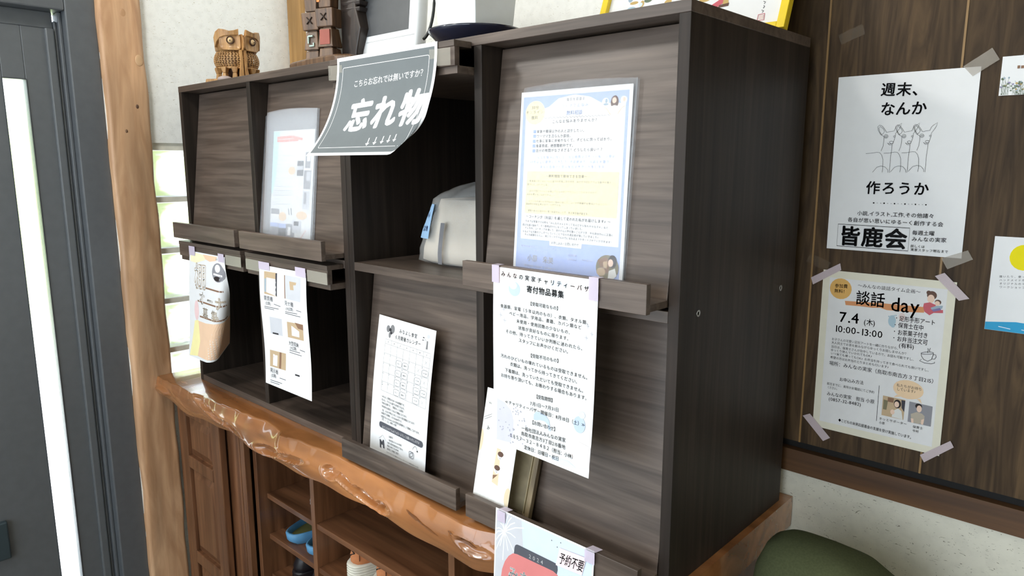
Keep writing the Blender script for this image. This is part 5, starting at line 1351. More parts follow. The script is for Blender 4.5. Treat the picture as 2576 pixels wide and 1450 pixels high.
for sg in (-1, 1):
    mb = MB(); k = 44; ac, zc, ha, hz = .575, .1065, .50, .0205
    def ring(f, r, g=None):
        out = []
        for j in range(k):
            t = 2 * pi * j / k; c, q = cos(t), sin(t); g = 3.0 if c > 0 else 6.0
            m_ = (abs(c) ** g + abs(q) ** g) ** (-1 / g)
            aa = ac + ha * f * c * m_; zz = zc + hz * f * q * m_ + .003 * (1 - f)
            out.append(O(r + .004 * max(0, .25 - aa), sg * aa, zz))
        return out
    mb.loft([ring(1.0, .050), ring(1.0, .0595), ring(.95, .0602), ring(.86, .0572), ring(.4, .0566), ring(.05, .0566)]); mb.build('face_plate', owl_m, owl)
    ctr = Vector(O(.0568, sg * .52, .111)); out = Vector((cos(fa + sg * .52), sin(fa + sg * .52), 0)); tng = Vector((-out.y, out.x, 0)); upv = Vector((0, 0, 1))
    mb = MB(); mb.ball(ctr, .0078, 16); e_ = mb.build('eye', mat('owl_eye', (214, 182, 136), .3), owl)
    mb = MB(); mb.loft([[ctr + tng * r * cos(2 * pi * j / 24) + upv * r * sin(2 * pi * j / 24) + out * d for j in range(24)] for d, r in ((-.001, .0100), (.0035, .0103), (.0035, .0088), (.001, .0086))], cap=False); mb.build('eye_ring', owl_d, e_)
    mb = MB(); mb.ball(ctr + out * .0072 - upv * .001, .0018, 10); mb.build('pupil', owl_d, e_)
    mb = MB()                                           # brow crest above the plate
    pts = [(.16, .129, .141), (.34, .128, .137), (.55, .127, .135), (.78, .126, .139), (1.0, .122, .141), (1.2, .112, .134), (1.34, .098, .120)]
    mb.loft([[O(.046, sg * a, z0 - .004), O(.0615, sg * a, z0 - .004), O(.064, sg * a, z1 - .001), O(.056, sg * a, z1)] for a, z0, z1 in pts], 0, False)
    mb.build('ear_tuft', owl_m, owl, bevel=.001)
mb = MB(); mb.loft([[O(.05, -.09, z), O(r, -.025, z), O(r, .025, z), O(.05, .09, z)] for z, r in ((.086, .063), (.092, .069), (.104, .071), (.118, .067), (.128, .058))], 0, False); mb.build('beak', owl_m, owl, bevel=.001)
mb = MB(); p = O(.074, -.75, .0135); mb.ball((p[0], p[1], ZTOP + .009), (.022, .018, .009), 12); mb.build('bark_patch', mat('bark_patch', (176, 160, 156), .5), owl)

# --- carved couple
tot_m = wood('totem_wood', (70, 50, 34), (124, 92, 64), 'Z', .4, .2, across=90, along=10)
tot_d = wood('totem_wood_dark', (34, 27, 23), (62, 49, 41), 'Z', .45, .1, across=90, along=10)
TX, TY = .668, .055
tot = thing('totem_carving', 'dark carved wooden couple on a bark base standing left of the white monitor', 'carving', (TX, TY, ZTOP))
T = lambda u, v: (TX + u, TY + v)
mb = MB(); mb.loft([[(TX + x, TY + y, ZTOP + z) for x, y in ((-.105, -.035), (-.02, -.046), (.09, -.042), (.118, -.02), (.112, .03), (0, .055), (-.09, .05))] for z in (0, .012)] + [[(TX + x * .93, TY + y * .93, ZTOP + .016) for x, y in ((-.105, -.035), (-.02, -.046), (.09, -.042), (.118, -.02), (.112, .03), (0, .055), (-.09, .05))]], 0, False)
mb.build('base', tot_m, tot, bevel=.003)
def fig(u, v, rot, name, colored):
    segs = [(.016, .036, .038, .034, .034, .03), (.038, .078, .040, .036, .030, .028), (.080, .118, .042, .036, .046, .040), (.120, .165, .030, .030, .036, .03), (.167, .20, .046, .038, .030, .028), (.202, .25, .038, .036, .042, .04), (.252, .27, .048, .046, .036, .036)]
    mb = MB()
    for z0, z1, w0, d0, w1, d1 in segs: mb.taper(TX + u, TY + v, ZTOP + z0, ZTOP + z1, w0, d0, w1, d1, rot=rot)
    mb.taper(TX + u, TY + v, ZTOP + .016, ZTOP + .255, .022, .02, .02, .018, rot=rot)
    o = mb.build(name, tot_m, tot, bevel=.002)
    c, s = cos(rot), sin(rot)
    def pl(x0, x1, z0, z1, d, m, nm):
        m2 = MB(); q = lambda x, y, z: (TX + u + x * c - y * s, TY + v + x * s + y * c, ZTOP + z)
        m2.hexa([q(x0, -d - .002, z0), q(x1, -d - .002, z0), q(x1, -d + .006, z0), q(x0, -d + .006, z0)], [q(x0, -d - .002, z1), q(x1, -d - .002, z1), q(x1, -d + .006, z1), q(x0, -d + .006, z1)]); m2.build(nm, m, o)
    if colored:
        pl(-.013, .013, .043, .074, .0165, mat('totem_red', (150, 74, 58), .5), 'red_panel')
        for a, b_, k in ((.132, .140, 'orange'), (.142, .147, 'teal'), (.149, .154, 'orange'), (.156, .162, 'teal')):
            pl(-.019, -.012, a, b_, .0145, mat('totem_' + k, (220, 130, 60) if k == 'orange' else (90, 120, 112), .5), 'bead')
    else:
        for x0, x1, z0, z1 in ((-.008, -.005, .052, .068), (-.005, .006, .066, .069), (-.004, .008, .045, .048), (.006, .009, .045, .053)): pl(x0, x1, z0, z1, .0175, mat('totem_inlay', (176, 196, 186), .5), 'inlay')
    m2 = MB()
    q = lambda x, y, z: Vector((TX + u + x * c - y * s, TY + v + x * s + y * c, ZTOP + z))
    for sg in (-1, 1): m2.tube([q(-.007, -.0205, .1 - sg * .007), q(.007, -.0205, .1 + sg * .007)], .0013, 6)
    m2.build('carved_cross', mat('totem_cut', (40, 26, 16), .6), o)
rt = .34
fig(-.038, -.004, rt, 'figure', False); fig(.024, -.008, rt, 'figure', True)
mb = MB()
mb.loft([[(TX + x, TY + y, ZTOP + z) for x, y in ((-.012, .034), (.040, .012), (.046 + w * .7, .018), (.046 + w * .7, .05), (-.01, .058))] for z, w in ((.012, .05), (.03, .055), (.075, .078), (.115, .058), (.16, .045), (.27, .05))], 0, False)
back = mb.build('back_slab', tot_d, tot, bevel=.003)
mb = MB()
for k in range(9): mb.taper(TX + .066 + .001 * k, TY + .034, ZTOP + .110 + k * .0135, ZTOP + .119 + k * .0135, .050, .034, .058, .040, rot=.2)
mb.build('feather_ridges', tot_d, back, bevel=.002)

# --- white monitor
white_pl = mat('white_plastic', (236, 238, 238), .35, .01)
mon = thing('photo_monitor', 'white bezelled monitor with a grey screen beside the carved couple', 'monitor', (.79, .11, ZTOP))
mx0, mx1, my, tl = .655, .931, .088, .10
def M3(x, z, d): return (x, my + z * tl + d, ZTOP + .0 + z)
mb = MB(); hgt = .24
def rr2(x0, x1, z0, z1, r, d, n=6):
    out = []
    for cx, cz, a0 in ((x1 - r, z0 + r, -90), (x1 - r, z1 - r, 0), (x0 + r, z1 - r, 90), (x0 + r, z0 + r, 180)):
        out += [M3(cx + r * cos(radians(a0 + k * 90 / n)), cz + r * sin(radians(a0 + k * 90 / n)), d) for k in range(n + 1)]
    return out
mb.loft([rr2(mx0 + .004, mx1 - .004, .009, hgt - .004, .014, 0), rr2(mx0, mx1, .005, hgt, .018, .006), rr2(mx0, mx1, .005, hgt, .018, .022), rr2(mx0 + .01, mx1 - .01, .015, hgt - .01, .014, .034)])
o = mb.build('housing', white_pl, mon)
mb = MB(); mb.add([M3(mx0 + .026, .058, -.0006), M3(mx1 - .026, .058, -.0006), M3(mx1 - .026, hgt - .024, -.0006), M3(mx0 + .026, hgt - .024, -.0006), M3(mx0 + .026, .058, .001), M3(mx1 - .026, .058, .001), M3(mx1 - .026, hgt - .024, .001), M3(mx0 + .026, hgt - .024, .001)], [(0, 1, 2, 3), (7, 6, 5, 4), (0, 4, 5, 1), (1, 5, 6, 2), (2, 6, 7, 3), (3, 7, 4, 0)]); mb.build('screen', mat('grey_screen', (78, 80, 82), .3), mon)
mb = MB(); mb.add([M3(mx0 + .01, .0455, -.0008), M3(mx1 - .005, .0455, -.0008), M3(mx1 - .005, .0462, -.0008), M3(mx0 + .01, .0462, -.0008)], [(0, 1, 2, 3)]); mb.build('bezel_seam', mat('seam', (170, 172, 172), .5), mon)
mb = MB()
x = .722
for chx in 'EPSON':
    vs, ts, adv = glyph(chx, 0); mb.add([M3(x + px * .0088, .0500 + py * .0082, -.0009) for px, py in vs], ts); x += adv * .0088
mb.build('lettering', mat('grey_lettering', (130, 132, 134), .5), mon)
mb = MB(); mb.box(mx0 + .03, mx1 - .03, my + .012, my + .09, ZTOP, ZTOP + .0095); mb.build('foot', white_pl, mon, bevel=.002)
mb = MB(); mb.tube([(.972 + .010 * cos(a) , .10 + .02 * sin(a * .5), ZTOP + .105 + .0) if False else (.955 + .034 * sin(a), .085 + .004 * a, ZTOP + .105 - .075 * cos(a)) for a in [k * .16 for k in range(1, 19)]], .003, 8)
mb.build('cable', mat('black_cable', (24, 26, 22), .5), mon)
# --- planter on navy saucer
pl = thing('planter', 'white square tapered planter standing in the navy saucer', 'planter', (1.082, .12, ZTOP + .012))
mb = MB(); PX, PY = 1.082, .112
def sqr(h, z, r=.004): return [(PX + sx * (h - (r if k else 0) * 0), PY + sy * h, z) for sx, sy, k in ((-1, -1, 0), (1, -1, 0), (1, 1, 0), (-1, 1, 0))]
mb.loft([sqr(.048, ZTOP + .0125), sqr(.060, ZTOP + .17), sqr(.055, ZTOP + .17), sqr(.052, ZTOP + .14)], 0, False)
mb.build('pot', mat('white_ceramic', (240, 244, 244), .35, .01), pl, bevel=.002)
mb = MB(); mb.add(sqr(.0525, ZTOP + .142), [(0, 1, 2, 3)]); mb.build('soil', mat('soil', (60, 46, 36), .95, .3), pl)
mb = MB(); mb.lathe(PX - .002, PY + .002, [(.001, ZTOP), (.062, ZTOP), (.086, ZTOP + .026), (.0905, ZTOP + .031), (.0905, ZTOP + .034), (.086, ZTOP + .034), (.080, ZTOP + .028), (.07, ZTOP + .012), (.001, ZTOP + .0115)], 48, cap=False)
tag(mb.build('saucer', mat('navy_glaze', (24, 30, 50), .15, coat=.6)), 'glossy navy saucer under the white planter on the cabinet top', 'saucer')
# --- framed picture leaning on the wall
fr = thing('picture_frame', 'framed picture with yellow edge leaning on the wall, right end of the cabinet top', 'picture', (1.40, .33, ZTOP))
Wp, Hp = .39, .30; tl = radians(21)
def F3(x, h, d): return Vector((1.592 - Wp + x, .312 + h * sin(tl) + d * cos(tl), ZTOP + .0068 + h * cos(tl) - d * sin(tl)))
def bar(x0, x1, h0, h1, d0, d1, m, nm, par, bv=.001):
    mb = MB(); mb.hexa([F3(x0, h0, d0), F3(x1, h0, d0), F3(x1, h0, d1), F3(x0, h0, d1)], [F3(x0, h1, d0), F3(x1, h1, d0), F3(x1, h1, d1), F3(x0, h1, d1)]); return mb.build(nm, m, par, bevel=bv)
yel = mat('yellow_frame', (240, 208, 40), .35, .03)
for x0, x1, h0, h1 in ((0, .014, 0, Hp), (Wp - .014, Wp, 0, Hp), (.014, Wp - .014, 0, .012), (.014, Wp - .014, Hp - .012, Hp)): bar(x0, x1, h0, h1, 0, .016, yel, 'frame_bar', fr)
bar(.012, Wp - .012, .01, Hp - .01, .012, .016, black_m, 'backing', fr, 0)
sh = Sheet(Wp * 1000 - 28, Hp * 1000 - 24, lambda x, y: F3(.014 + x / 1000, Hp - .012 - y / 1000, .010), paper)
W_, H_ = sh.W, sh.H
rr_ = random.Random(11)
for k in range(40):
    x = 40 + rr_.random() * 190; y = H_ - 30 - rr_.random() * 70 - max(0, x - 150) * .1
    sh.ellipse(x, y, 4 + rr_.random() * 8, 3 + rr_.random() * 7, ['greyblue_print', 'green_print', 'sky_print', 'ochre_print', 'footblue'][k % 5])
sh.stroke([(150, H_ - 2), (195, H_ - 28), (245, H_ - 58), (320, H_ - 100)], 11, 'rose_print')
sh.poly([(250, H_ - 52), (262, H_ - 50), (258, H_ - 66), (250, H_ - 74)], 'ochre_print'); sh.poly([(244, H_ - 52), (262, H_ - 54), (262, H_ - 48), (242, H_ - 47)], 'hair_brown')
for k in range(5): sh.stroke([(W_ - 36 + 2 * (k % 2), H_ - 62 + k * 8), (W_ - 32, H_ - 60 + k * 8), (W_ - 34, H_ - 57 + k * 8)], 1.1, 'ink_soft')
sh.stroke([(W_ - 40, H_ - 22), (W_ - 29, H_ - 23), (W_ - 28, H_ - 11), (W_ - 40, H_ - 11), (W_ - 40, H_ - 22)], 1.2, 'rose_print'); sh.poly([(W_ - 38, H_ - 21), (W_ - 30, H_ - 21), (W_ - 30, H_ - 13), (W_ - 38, H_ - 13)], 'footpink')
sh.mb.build('print', sh.mats, fr)

# ------------------------------------------------------------------ plastic bag on the middle shelf
bag = thing('plastic_bag', 'tied clear plastic bag holding a beige pouch with grey zip, on the middle shelf', 'bag', (1.03, .165, ZM + TM))
zb0 = ZM + TM
BX, BY = 1.035, .168
LV = [(.0, .116, .080, 0), (.006, .131, .090, 0), (.03, .131, .090, .002), (.07, .122, .083, .007), (.105, .113, .076, .013), (.135, .106, .070, .018), (.150, .096, .060, .024), (.162, .074, .045, .034), (.170, .045, .030, .045)]
def bag_ring(h, hx, hy, ox, amp, ph, n=64):
    out = []
    for k in range(n):
        a = 2 * pi * k / n; c, s = cos(a), sin(a); e = 4.2
        r = (abs(c) ** e + abs(s) ** e) ** (-1 / e) if h < .15 else (abs(c) ** 2.6 + abs(s) ** 2.6) ** (-1 / 2.6)
        w = amp * (sin(7 * a + ph) + .35 * sin(13 * a - 2 * ph))
        out.append((BX + ox + (hx + w) * c * r, BY + (hy + w) * s * r, zb0 + .0006 + h))
    return out
pouch_m = mat('beige_pouch', (206, 196, 180), .7, .05)
mb = MB(); mb.loft([bag_ring(h * .98 + .002, hx - .008, hy - .008, ox, .0012, h * 30) for h, hx, hy, ox in LV[:6]]); mb.build('pouch', pouch_m, bag)
bagm = clear('bag_film', (238, 238, 236), .22, .22, .35)
rings = []
for i, (h, hx, hy, ox) in enumerate(LV):
    if i:
        ph, phx, phy, pox = LV[i - 1]
        for t in (.33, .66): rings.append(bag_ring(ph + (h - ph) * t, phx + (hx - phx) * t, phy + (hy - phy) * t, pox + (ox - pox) * t, .0016 + .002 * (h > .1), h * 40 + t))
    rings.append(bag_ring(h, hx, hy, ox, .0014 + .003 * (h > .12), h * 40))
mb = MB(); mb.loft(rings, cap=False)
mb.build('film', bagm, bag)
mb = MB()
mb.loft([[(BX + .052 + u + w * (.012 + .3 * u) * cos(a) , BY - .03 + w * .014 * sin(a), zb0 + .150 + v) for a in [2 * pi * k / 10 for k in range(10)]] for u, v, w in ((.0, 0, 1.2), (.012, .018, .8), (.02, .026, .5), (.012, .040, 1.0), (-.004, .052, .9), (-.014, .056, .2))])
mb.build('knot', bagm, bag)
def bag_front(x, h, out):
    for (a, b) in zip(LV, LV[1:]):
        if h <= b[0]:
            t = (h - a[0]) / (b[0] - a[0]); hx, hy, ox = [a[k] + (b[k] - a[k]) * t for k in (1, 2, 3)]; break
    u = min(.999, abs(x - BX - ox) / (hx + .002)); e = 4.2
    return Vector((x, BY - (hy + .0045) * (1 - u ** e) ** (1 / e) - out, zb0 + h))
mb = MB(); mb.loft([[bag_front(1.010 + w * .006 + .012 * (.1 - h) ** 2 * 60 * .3, h, .0005) for w in (-1, -.3, .3, 1)] for h in [.006 + .0104 * k for k in range(9)]], close=False)
mb.build('zip_strip', mat('grey_zip', (120, 120, 124), .5), bag)
sh = Sheet(36, 72, lambda x, y: bag_front(.937 + x / 1000 + y * .00004 * -1, .125 - y * .00098, .0012 + .002 * sin(y / 72 * pi) * .3) , mat('blue_note_paper', (150, 184, 216), .8, .02, .2), curved=9)
sh.text('忘れ物', 9, 52, 29, 50, 12, 'navy_print', 1)
for k in range(4): sh.stroke([(8 + k * 5, 26 + (k % 2) * 3), (11 + k * 5, 18 - (k % 2) * 2), (12 + k * 5, 27), (10 + k * 5, 22)], .9, 'navy_print')
sh.done('paper_note', 'small blue handwritten note stuck on the plastic bag', 'note')

# ------------------------------------------------------------------ papers hanging and standing on the cabinets
def vert(X0, Z0, Y, tilt=0.0, wave=0.0, turn=0.0, ph=0):
    """paper hanging from its top edge; base(x, y, off_mm outwards from the viewer side is negative)"""
    def base(x, y, off):
        a = tilt + turn * y / 420
        w = wave * sin(y / 46 + ph)
        Yv = Y - (y * sin(a) + w) / 1000 - off * cos(a) / 1000; Zv = Z0 - (y * cos(a)) / 1000 + off * sin(a) / 1000
        return Vector((X0 + x / 1000, Yv, Zv))
    return base
# lost property notice
base = vert(.8515, .8425, -.0432, 0, 0, 1.50)
def arc(x, y, off):
    k = .80 / 210; a = k * y; R = 1 / k
    Yv = -.0432 - (R - R * cos(a)) / 1000; Zv = .8425 - R * sin(a) / 1000
    return Vector((.8505 + x / 1000, Yv - off * cos(a) / 1000, Zv + off * -sin(a) / 1000))
sh = Sheet(297, 210, folded(arc, (297, 100), (255, 210), 11, 1.3), paper, curved=7)
sh.draw(S_lost)
lost = sh.done('lost_property_sign', 'curled dark grey sign with big white characters above the plastic bag bay', 'sign')
for x0, x1 in ((.8205, .868), (1.128, 1.1815)):
    mb = MB(); mb.add([(x0, -.0448, .831), (x1, -.0448, .829), (x1, -.0448, .801), (x0, -.0448, .803)], [(0, 1, 2, 3)]); mb.build('tape', tape_clear, lost)
# left lower open bays
sh = Sheet(210, 297, folded(vert(.0945, .4005, -.0428, .085, 1.5), (206, 8), (104, 297), 17, 2.3), paper, curved=9)
sh.draw(S_owner); owner = sh.done('owner_poster', 'pastel poster with curled right half hanging under the leftmost lower bay', 'poster')
sh = Sheet(210, 297, lambda x, y, b=vert(.4845, .3995, -.0428, .005, 2.2): b(x, y, 0), paper, curved=12)
sh.draw(S_shelves); shelves = sh.done('shelf_type_sheet', 'white sheet of small shelf photos taped below the second raised flap', 'poster')
def hang_tape(parent, x0, x1, z0, z1, Y, m, drop=0):
    mb = MB(); mb.add([(x0, Y, z1), (x1, Y, z1), (x1, Y, z0), (x0, Y, z0), (x0, Y - .0002, z1), (x1, Y - .0002, z1), (x1, Y - .0002, z0), (x0, Y - .0002, z0)], [(0, 1, 2, 3), (7, 6, 5, 4), (0, 4, 5, 1), (2, 6, 7, 3), (1, 5, 6, 2), (3, 7, 4, 0)]); mb.build('tape', m, parent)
hang_tape(owner, .094, .131, .389, .4145, -.0446, tape_lav); hang_tape(owner, .270, .302, .386, .408, -.0446, tape_lav)
hang_tape(shelves, .485, .536, .389, .4075, -.0446, tape_lav); hang_tape(shelves, .652, .695, .389, .410, -.0446, tape_lav)
hang_tape(owner, .305, .3895, .381, .407, -.0417, tape_clear); hang_tape(shelves, .4145, .4845, .381, .4075, -.0417, tape_clear); hang_tape(shelves, .697, .7765, .3815, .4075, -.0417, tape_clear)
# clear folder with flyer, upper second bay
def fold_plane(off):
    d = Vector((0, .049, .8325 - .437)).normalized(); n = Vector((0, -d.z, d.y))
    return lambda x, z: Vector((x, 0, .437)) + d * ((z - .437) / d.z) + n * off
fp = fold_plane(.0035); ff = fold_plane(.0065); fb = fold_plane(.0012)
def folder(name, label, x0, x1, z1, lean, m, loose=None):
    t = thing(name, label, 'folder', ((x0 + x1) / 2, .02, .448), 'clear folders on the upper flaps')
    for nm, off, bow in (('back_sheet', fb, 0), ('front_sheet', ff, .006)):
        mb = MB(); nx = 12; rows = [.4478 + (z1 - .4478) * j / 10 for j in range(11)]
        mb.loft([[off(x0 + (x1 - x0) * i / nx + lean * (z - .45), z) + Vector((0, -bow * sin(pi * i / nx) * (z - .4478) / .31, .004 * sin(pi * i / nx) * (z == rows[-1]))) for i in range(nx + 1)] for z in rows], close=False)
        mb.build(nm, m, t, solid=.0003)
    mb = MB(); mb.tube([ff(x1 + lean * (z - .45) - .001, z) for z in (.4478, .6, z1)], .0011, 6); mb.build('spine', plastic2_m, t)
    return t
f2 = folder('clear_folder', 'cloudy clear folder with a white flyer standing on the second upper flap', .437, .662, .762, -.035, plastic2_m)
mb = MB(); mb.add([fb(.437, .45), fb(.404, .45), fb(.372, .60), fb(.405, .755), fb(.425, .757)], [(0, 1, 2, 3, 4)]); mb.build('loose_cover', plastic_m, f2, solid=.0003)
sh = Sheet(210, 297, plane(fp(.458, .7165), fp(.6425, .7165), fp(.464, .450), 210, 297), paper); sh.draw(S_flyer); sh.done('event_flyer', 'washed out white flyer with small photos inside the cloudy folder', 'flyer')
# clear folder with blue flyer, upper right bay
folder('clear_folder', 'clear folder holding the pale blue flyer on the upper right flap', 1.284, 1.507, .762, -.028, plastic_m)
sh = Sheet(210, 297, plane(fp(1.2685, .7555), fp(1.4895, .7545), fp(1.2825, .4485), 210, 297), paper); sh.draw(S_coaching); sh.done('coaching_flyer', 'pale blue flyer with cream panel inside the clear folder of the upper right bay', 'flyer')
# bazaar notice on the right middle tray
sh = Sheet(210, 297, lambda x, y, b=vert(1.2905, .4745, -.0563, .012, .8, .0): b(x, y, 0) + Vector((0, -.012 * (x / 210) * (y / 297) ** 2, 0)), paper, curved=14)
sh.draw(S_bazaar); baz = sh.done('bazaar_notice', 'long white bazaar notice with a blue drop hanging from the right middle tray', 'poster')
hang_tape(baz, 1.2885, 1.3045, .449, .4775, -.0582, tape_lav); hang_tape(baz, 1.485, 1.502, .4445, .4785, -.0588, tape_lav)
for x0, x1 in ((1.289, 1.3045), (1.485, 1.502)):
    mb = MB(); mb.add([(x0, -.0582, .4777), (x1, -.0582, .4777), (x1, -.0455, .4779), (x0, -.0455, .4779)], [(0, 1, 2, 3)]); mb.build('tape', tape_lav, baz)
# festival poster on the lowest tray
sh = Sheet(210, 297, lambda x, y, b=vert(1.2935, .0545, -.0568, .05, .3, 0): b(x, y, 0), paper, curved=14)
sh.poly([(3, 3), (207, 3), (207, 294), (3, 294)], 'sky_print'); sh.poly([(3, 3), (60, 3), (75, 120), (60, 294), (3, 294)], 'pale_grey_print')
sh.draw(S_festival); fes = sh.done('festival_poster', 'pale blue poster with fireworks and a salmon shape hanging from the lowest right tray', 'poster')
for x0, x1 in ((1.300, 1.318), (1.487, 1.506)):
    hang_tape(fes, x0, x1, .034, .0535, -.0600, tape_lav)
    mb = MB(); mb.add([(x0, -.0585, .0542), (x1, -.0585, .0542), (x1 + .004, -.0440, .0545), (x0 + .004, -.0440, .0545)], [(0, 1, 2, 3)]); mb.build('tape', tape_lav, fes)
sh = Sheet(60, 40, plane((1.4375, -.0597, .0360), (1.4901, -.0597, .0395), (1.4300, -.0602, .0035), 60, 40), mat('pink_note_paper', (246, 226, 228), .8, .02, .2)); sh.draw(S_note)
sh.done('paper_note', 'pink handwritten note stuck on the pale blue festival poster', 'note')
# calendar leaning in the lower third bay
sh = Sheet(210, 297, lambda x, y, p=plane((.858, .0325, .318), (1.066, .013, .318), (.856, -.004, .0235), 210, 297): p(x, y) + Vector((0, -.004 * sin(pi * y / 297), 0)), paper, curved=20)
sh.draw(S_calendar); sh.done('meal_calendar', 'white month calendar sheet leaning on the lower flap under the plastic bag', 'calendar')
# leaflet card and photo frame behind the bazaar notice
sh = Sheet(100, 210, plane((1.2430, -.024, .2515), (1.3290, -.024, .2515), (1.2155, -.0410, .0260), 100, 210), mat('textured_white_card', (240, 240, 236), .9, .05, .1, scale=200), curved=20)
sh.draw(S_leaflet); sh.done('leaflet', 'white leaflet with two little drawn heads standing on the lowest tray', 'leaflet')
tanf = wood('old_frame_wood', (92, 78, 58), (146, 128, 98), 'Z', .4, across=80, along=5)
fr2 = thing('framed_photo', 'narrow tan photo frame standing behind the white leaflet', 'frame', (1.29, -.01, .026))
p = plane((1.215, .012, .175), (1.345, .012, .175), (1.2035, -.014, .026), 1, 1)
def fbar(u0, u1, v0, v1, d, m, nm):
    mb = MB(); q = [p(u, v) for u, v in ((u0, v1), (u1, v1), (u1, v0), (u0, v0))]; o_ = Vector((0, -d, 0)); mb.add([k + o_ for k in q] + [k + Vector((0, .004, 0)) for k in q], [(0, 1, 2, 3), (7, 6, 5, 4), (0, 4, 5, 1), (1, 5, 6, 2), (2, 6, 7, 3), (3, 7, 4, 0)]); mb.build(nm, m, fr2, bevel=.001)
for u0, u1, v0, v1 in ((0, .07, 0, 1), (.93, 1, 0, 1), (.07, .93, 0, .07), (.07, .93, .93, 1)): fbar(u0, u1, v0, v1, .006, tanf, 'frame_bar')
for u0, u1 in ((.87, .885), (.91, .92)): fbar(u0, u1, .05, .95, .004, mat('frame_gilt', (176, 160, 124), .35), 'inner_moulding')
fbar(.06, .94, .06, .94, .0, mat('faded_photo', (150, 138, 112), .5, .15), 'picture')

# ------------------------------------------------------------------ posters on the wood panels
yp = YB - .0022
sh = Sheet(210, 297, lambda x, y: Vector((1.6395 + x / 1000 + .0000045 * y, yp - .0006 * sin(x / 60), .7855 - y / 1000)), paper)
sh.draw([i for i in S_weekend if i[0] != 'TP']); tp_ = [i[1] for i in S_weekend if i[0] == 'TP']
def wall_px(pts):                                          # tape outlines given on the wall plane (mm from the poster corner)
    return pts
sh.tapes = [[(186, -2), (222, -26), (233, -8), (200, 14)], [(182, 299), (218, 283), (226, 297), (192, 316)]]
sh.done('weekend_poster', 'white poster with three line drawn deer on the wood panels', 'poster', tape=tape_dull)
sh = Sheet(210, 297, lambda x, y: Vector((1.6385 + x / 1000 + .000004 * y, yp, .4495 - y / 1000)), mat('cream_edge_paper', (226, 222, 204), .8, .02, .2))
sh.draw(S_day); sh.done('talk_day_poster', 'cream bordered notice with amber disc and cup drawing, taped below the deer poster', 'poster', tape=tape_pink)
sh = Sheet(210, 148, lambda x, y: Vector((1.8925 + x / 1000, yp, .5275 - y / 1000)), paper)
sh.poly([(0, 136), (40, 131), (120, 134), (210, 140), (210, 148), (0, 148)], 'cyan_print'); sh.stroke([(18, 141), (34, 143)], 1.2, 'iceblue'); sh.stroke([(48, 142), (70, 144)], 1.2, 'iceblue')
sh.draw(S_marche); sh.done('market_flyer', 'white flyer with a yellow sun and blue band at the right picture edge', 'flyer')
sh = Sheet(90, 57, lambda x, y: Vector((1.876 + x / 1000, yp, .797 - y / 1000)), paper)
sh.draw(S_flowers); sh.tapes = [[(26, -16), (60, -16), (60, 4), (26, 4)]]
sh.done('flower_card', 'small white card with painted wild flowers at the upper right picture edge', 'card', tape=clear('white_tape', (232, 234, 236), .8, .5))
for i, (x, z, r) in enumerate(((1.655, .855, .35), (1.628, .462, -.4))):
    mb = MB(); c, s_ = cos(r), sin(r); w, h_ = .02, .009
    mb.add([(x + a * w * c - b * h_ * s_, yp + .0014, z + a * w * s_ + b * h_ * c) for a, b in ((-1, -1), (1, -1), (1, 1), (-1, 1))], [(0, 1, 2, 3)])
    tag(mb.build('tape_scrap', clear('faint_tape', (150, 135, 115), .16, .3)), ('faint leftover tape scrap on the wood panel above the deer poster', 'faint leftover tape scrap at the lower left corner of the deer poster')[i], 'tape')

# ------------------------------------------------------------------ shoes in the cabinet
def outline(L, W, n=28, toe=.5):
    pts = []
    for k in range(n):
        a = 2 * pi * k / n; y = -cos(a) * L / 2; t = y / L + .5
        w = W / 2 * (.82 + .18 * sin(pi * min(1, t * 1.1))) * (abs(sin(a)) ** .62)
        pts.append((w * (1 if sin(a) >= 0 else -1), y))
    return pts
def place(pts, x, y, z, rot, s=1): return [(x + (u * cos(rot) - v * sin(rot)) * s, y + (u * sin(rot) + v * cos(rot)) * s, z) for u, v in pts]
blue_m = mat('blue_clog', (88, 146, 188), .5); teal_m = mat('dark_teal_upper', (26, 46, 58), .6); olive_m = mat('olive_insole', (120, 118, 66), .8)
def slipper(x, y, z, rot, label):
    t = thing('clog', label, 'shoe', (x, y, z), 'blue clogs on the second shelf')
    o = outline(.235, .092); mb = MB()
    mb.loft([place(o, x, y, z + .0005, rot, .88), place(o, x, y, z + .012, rot, 1.0), place(o, x, y, z + .034, rot, 1.03), place(o, x, y, z + .036, rot, .98), place(o, x, y, z + .014, rot, .92)], cap=False)
    mb.add(place(o, x, y, z + .0005, rot, .88), [tuple(range(len(o)))]); mb.build('sole', blue_m, t)
    mb = MB(); mb.add(place(o, x, y, z + .0165, rot, .915), [tuple(range(len(o)))]); mb.build('insole', olive_m, t)
    mb = MB(); rings = []
    for k in range(9):
        v = -.01 + .124 * k / 8; w = .046 * sqrt(max(.02, 1 - (max(0, v - .03) / .092) ** 2)); hh = .052 * (1 - .55 * k / 8)
        rings.append([(x + (w * cos(a) * cos(rot) - v * sin(rot)), y + (w * cos(a) * sin(rot) + v * cos(rot)), z + .024 + hh * sin(a)) for a in [pi * j / 12 for j in range(13)]])
    mb.loft(rings, close=False); mb.build('upper', teal_m, t, solid=.003)
slipper(.372, .165, -.415, .10, 'left blue clog with olive insole on the second shelf of the shoe cabinet')
slipper(.474, .168, -.415, .08, 'right blue clog, half hidden by the divider beside its mate')
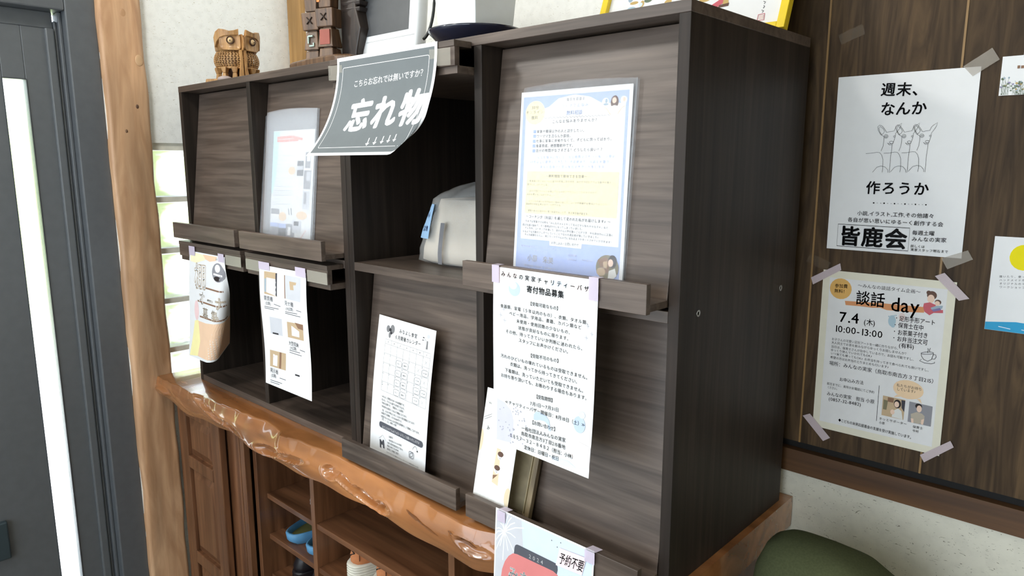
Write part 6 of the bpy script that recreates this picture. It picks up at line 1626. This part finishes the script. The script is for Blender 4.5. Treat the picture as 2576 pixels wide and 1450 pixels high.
def sneaker(x, y, z, rot, body_m, sole_m, label, group, ribs=True, mark=None, L=.23, hgt=.1, sh_=.045):
    t = thing('sneaker', label, 'shoe', (x, y, z), group)
    o = outline(L, .088); mb = MB(); rings = [place(o, x, y, z + .0005, rot, .95)]
    n = 6 if ribs else 2
    for k in range(n):
        a, b = z + sh_ * k / n, z + sh_ * (k + 1) / n
        rings += [place(o, x, y, a + sh_ * .25 / n, rot, 1.06 if ribs else 1.0), place(o, x, y, a + sh_ * .75 / n, rot, 1.06 if ribs else 1.0), place(o, x, y, b, rot, .985)]
    mb.loft(rings); mb.build('sole', sole_m, t)
    mb = MB()
    def up(f, zz, cut): return [(p0[0], p0[1], z + zz + cut * (v > .02) * -.0) for (u, v), p0 in zip(o, place(o, x, y, 0, rot, f))]
    rings = [place(o, x, y, z + sh_ - .002, rot, .95), place(o, x, y, z + sh_ + hgt * .25, rot, .96)]
    for q in (.5, .75, 1.0):
        r = []
        for u, v in o:
            f = .95 - .12 * q; fz = hgt * q if v < -.02 else hgt * q * max(.3, 1 - (v + .02) / .13)
            vv = v if v < 0 else v * (1 - .25 * q)
            r.append((x + (u * f * cos(rot) - vv * f * sin(rot)), y + (u * f * sin(rot) + vv * f * cos(rot)), z + sh_ + fz))
        rings.append(r)
    mb.loft(rings); up_ = mb.build('upper', body_m, t)
    if mark:
        mb = MB(); yb = -L / 2 * .905
        pts = [(-.012, .030), (.004, .040), (-.010, .048), (.006, .058), (-.008, .066), (.010, .076)]
        P3 = [Vector((x + u * cos(rot) - (yb - .003) * sin(rot), y + u * sin(rot) + (yb - .003) * cos(rot), z + sh_ + v - .012)) for u, v in pts]
        mb.tube(P3, .0024, 6); mb.build('zigzag_mark', mark, up_)
        mb = MB(); mb.tube([Vector((x + .021 * cos(rot) - (yb - .001) * sin(rot), y + .021 * sin(rot) + (yb - .001) * cos(rot), z + sh_ + v)) for v in (.012, .04, .062)], .0013, 6); mb.build('heel_seam', mat('brown_seam', (110, 66, 40), .6), up_)
or_m = mat('orange_fabric', (206, 132, 84), .8, .08); rib_m = mat('white_rubber', (226, 222, 206), .6)
dk = mat('black_marker', (30, 28, 28), .6)
sneaker(.645, .185, -.415, .06, or_m, rib_m, 'left orange sneaker with thick ribbed white sole in the wide compartment', 'orange sneakers in the wide compartment', True, dk, hgt=.082, sh_=.042)
sneaker(.752, .19, -.415, .03, or_m, rib_m, 'right orange sneaker beside its mate in the wide compartment', 'orange sneakers in the wide compartment', True, dk, hgt=.082, sh_=.042)
bl_m = mat('black_leather', (30, 28, 32), .35); gs_m = mat('grey_rubber', (150, 150, 150), .6); pl_m = mat('plum_leather', (52, 36, 42), .5)
sneaker(.345, .185, -.54, .12, bl_m, bl_m, 'black shoe on the third shelf, left of its mate', 'black shoes on the third shelf', False, None, hgt=.06, sh_=.02)
sneaker(.446, .185, -.54, .08, bl_m, bl_m, 'black shoe on the third shelf, next to the divider', 'black shoes on the third shelf', False, None, hgt=.06, sh_=.02)
sneaker(.44, .20, -.29, .1, pl_m, gs_m, 'dark plum shoe with pale sole edge in shadow on the top shelf', None, False, None, hgt=.07, sh_=.018)
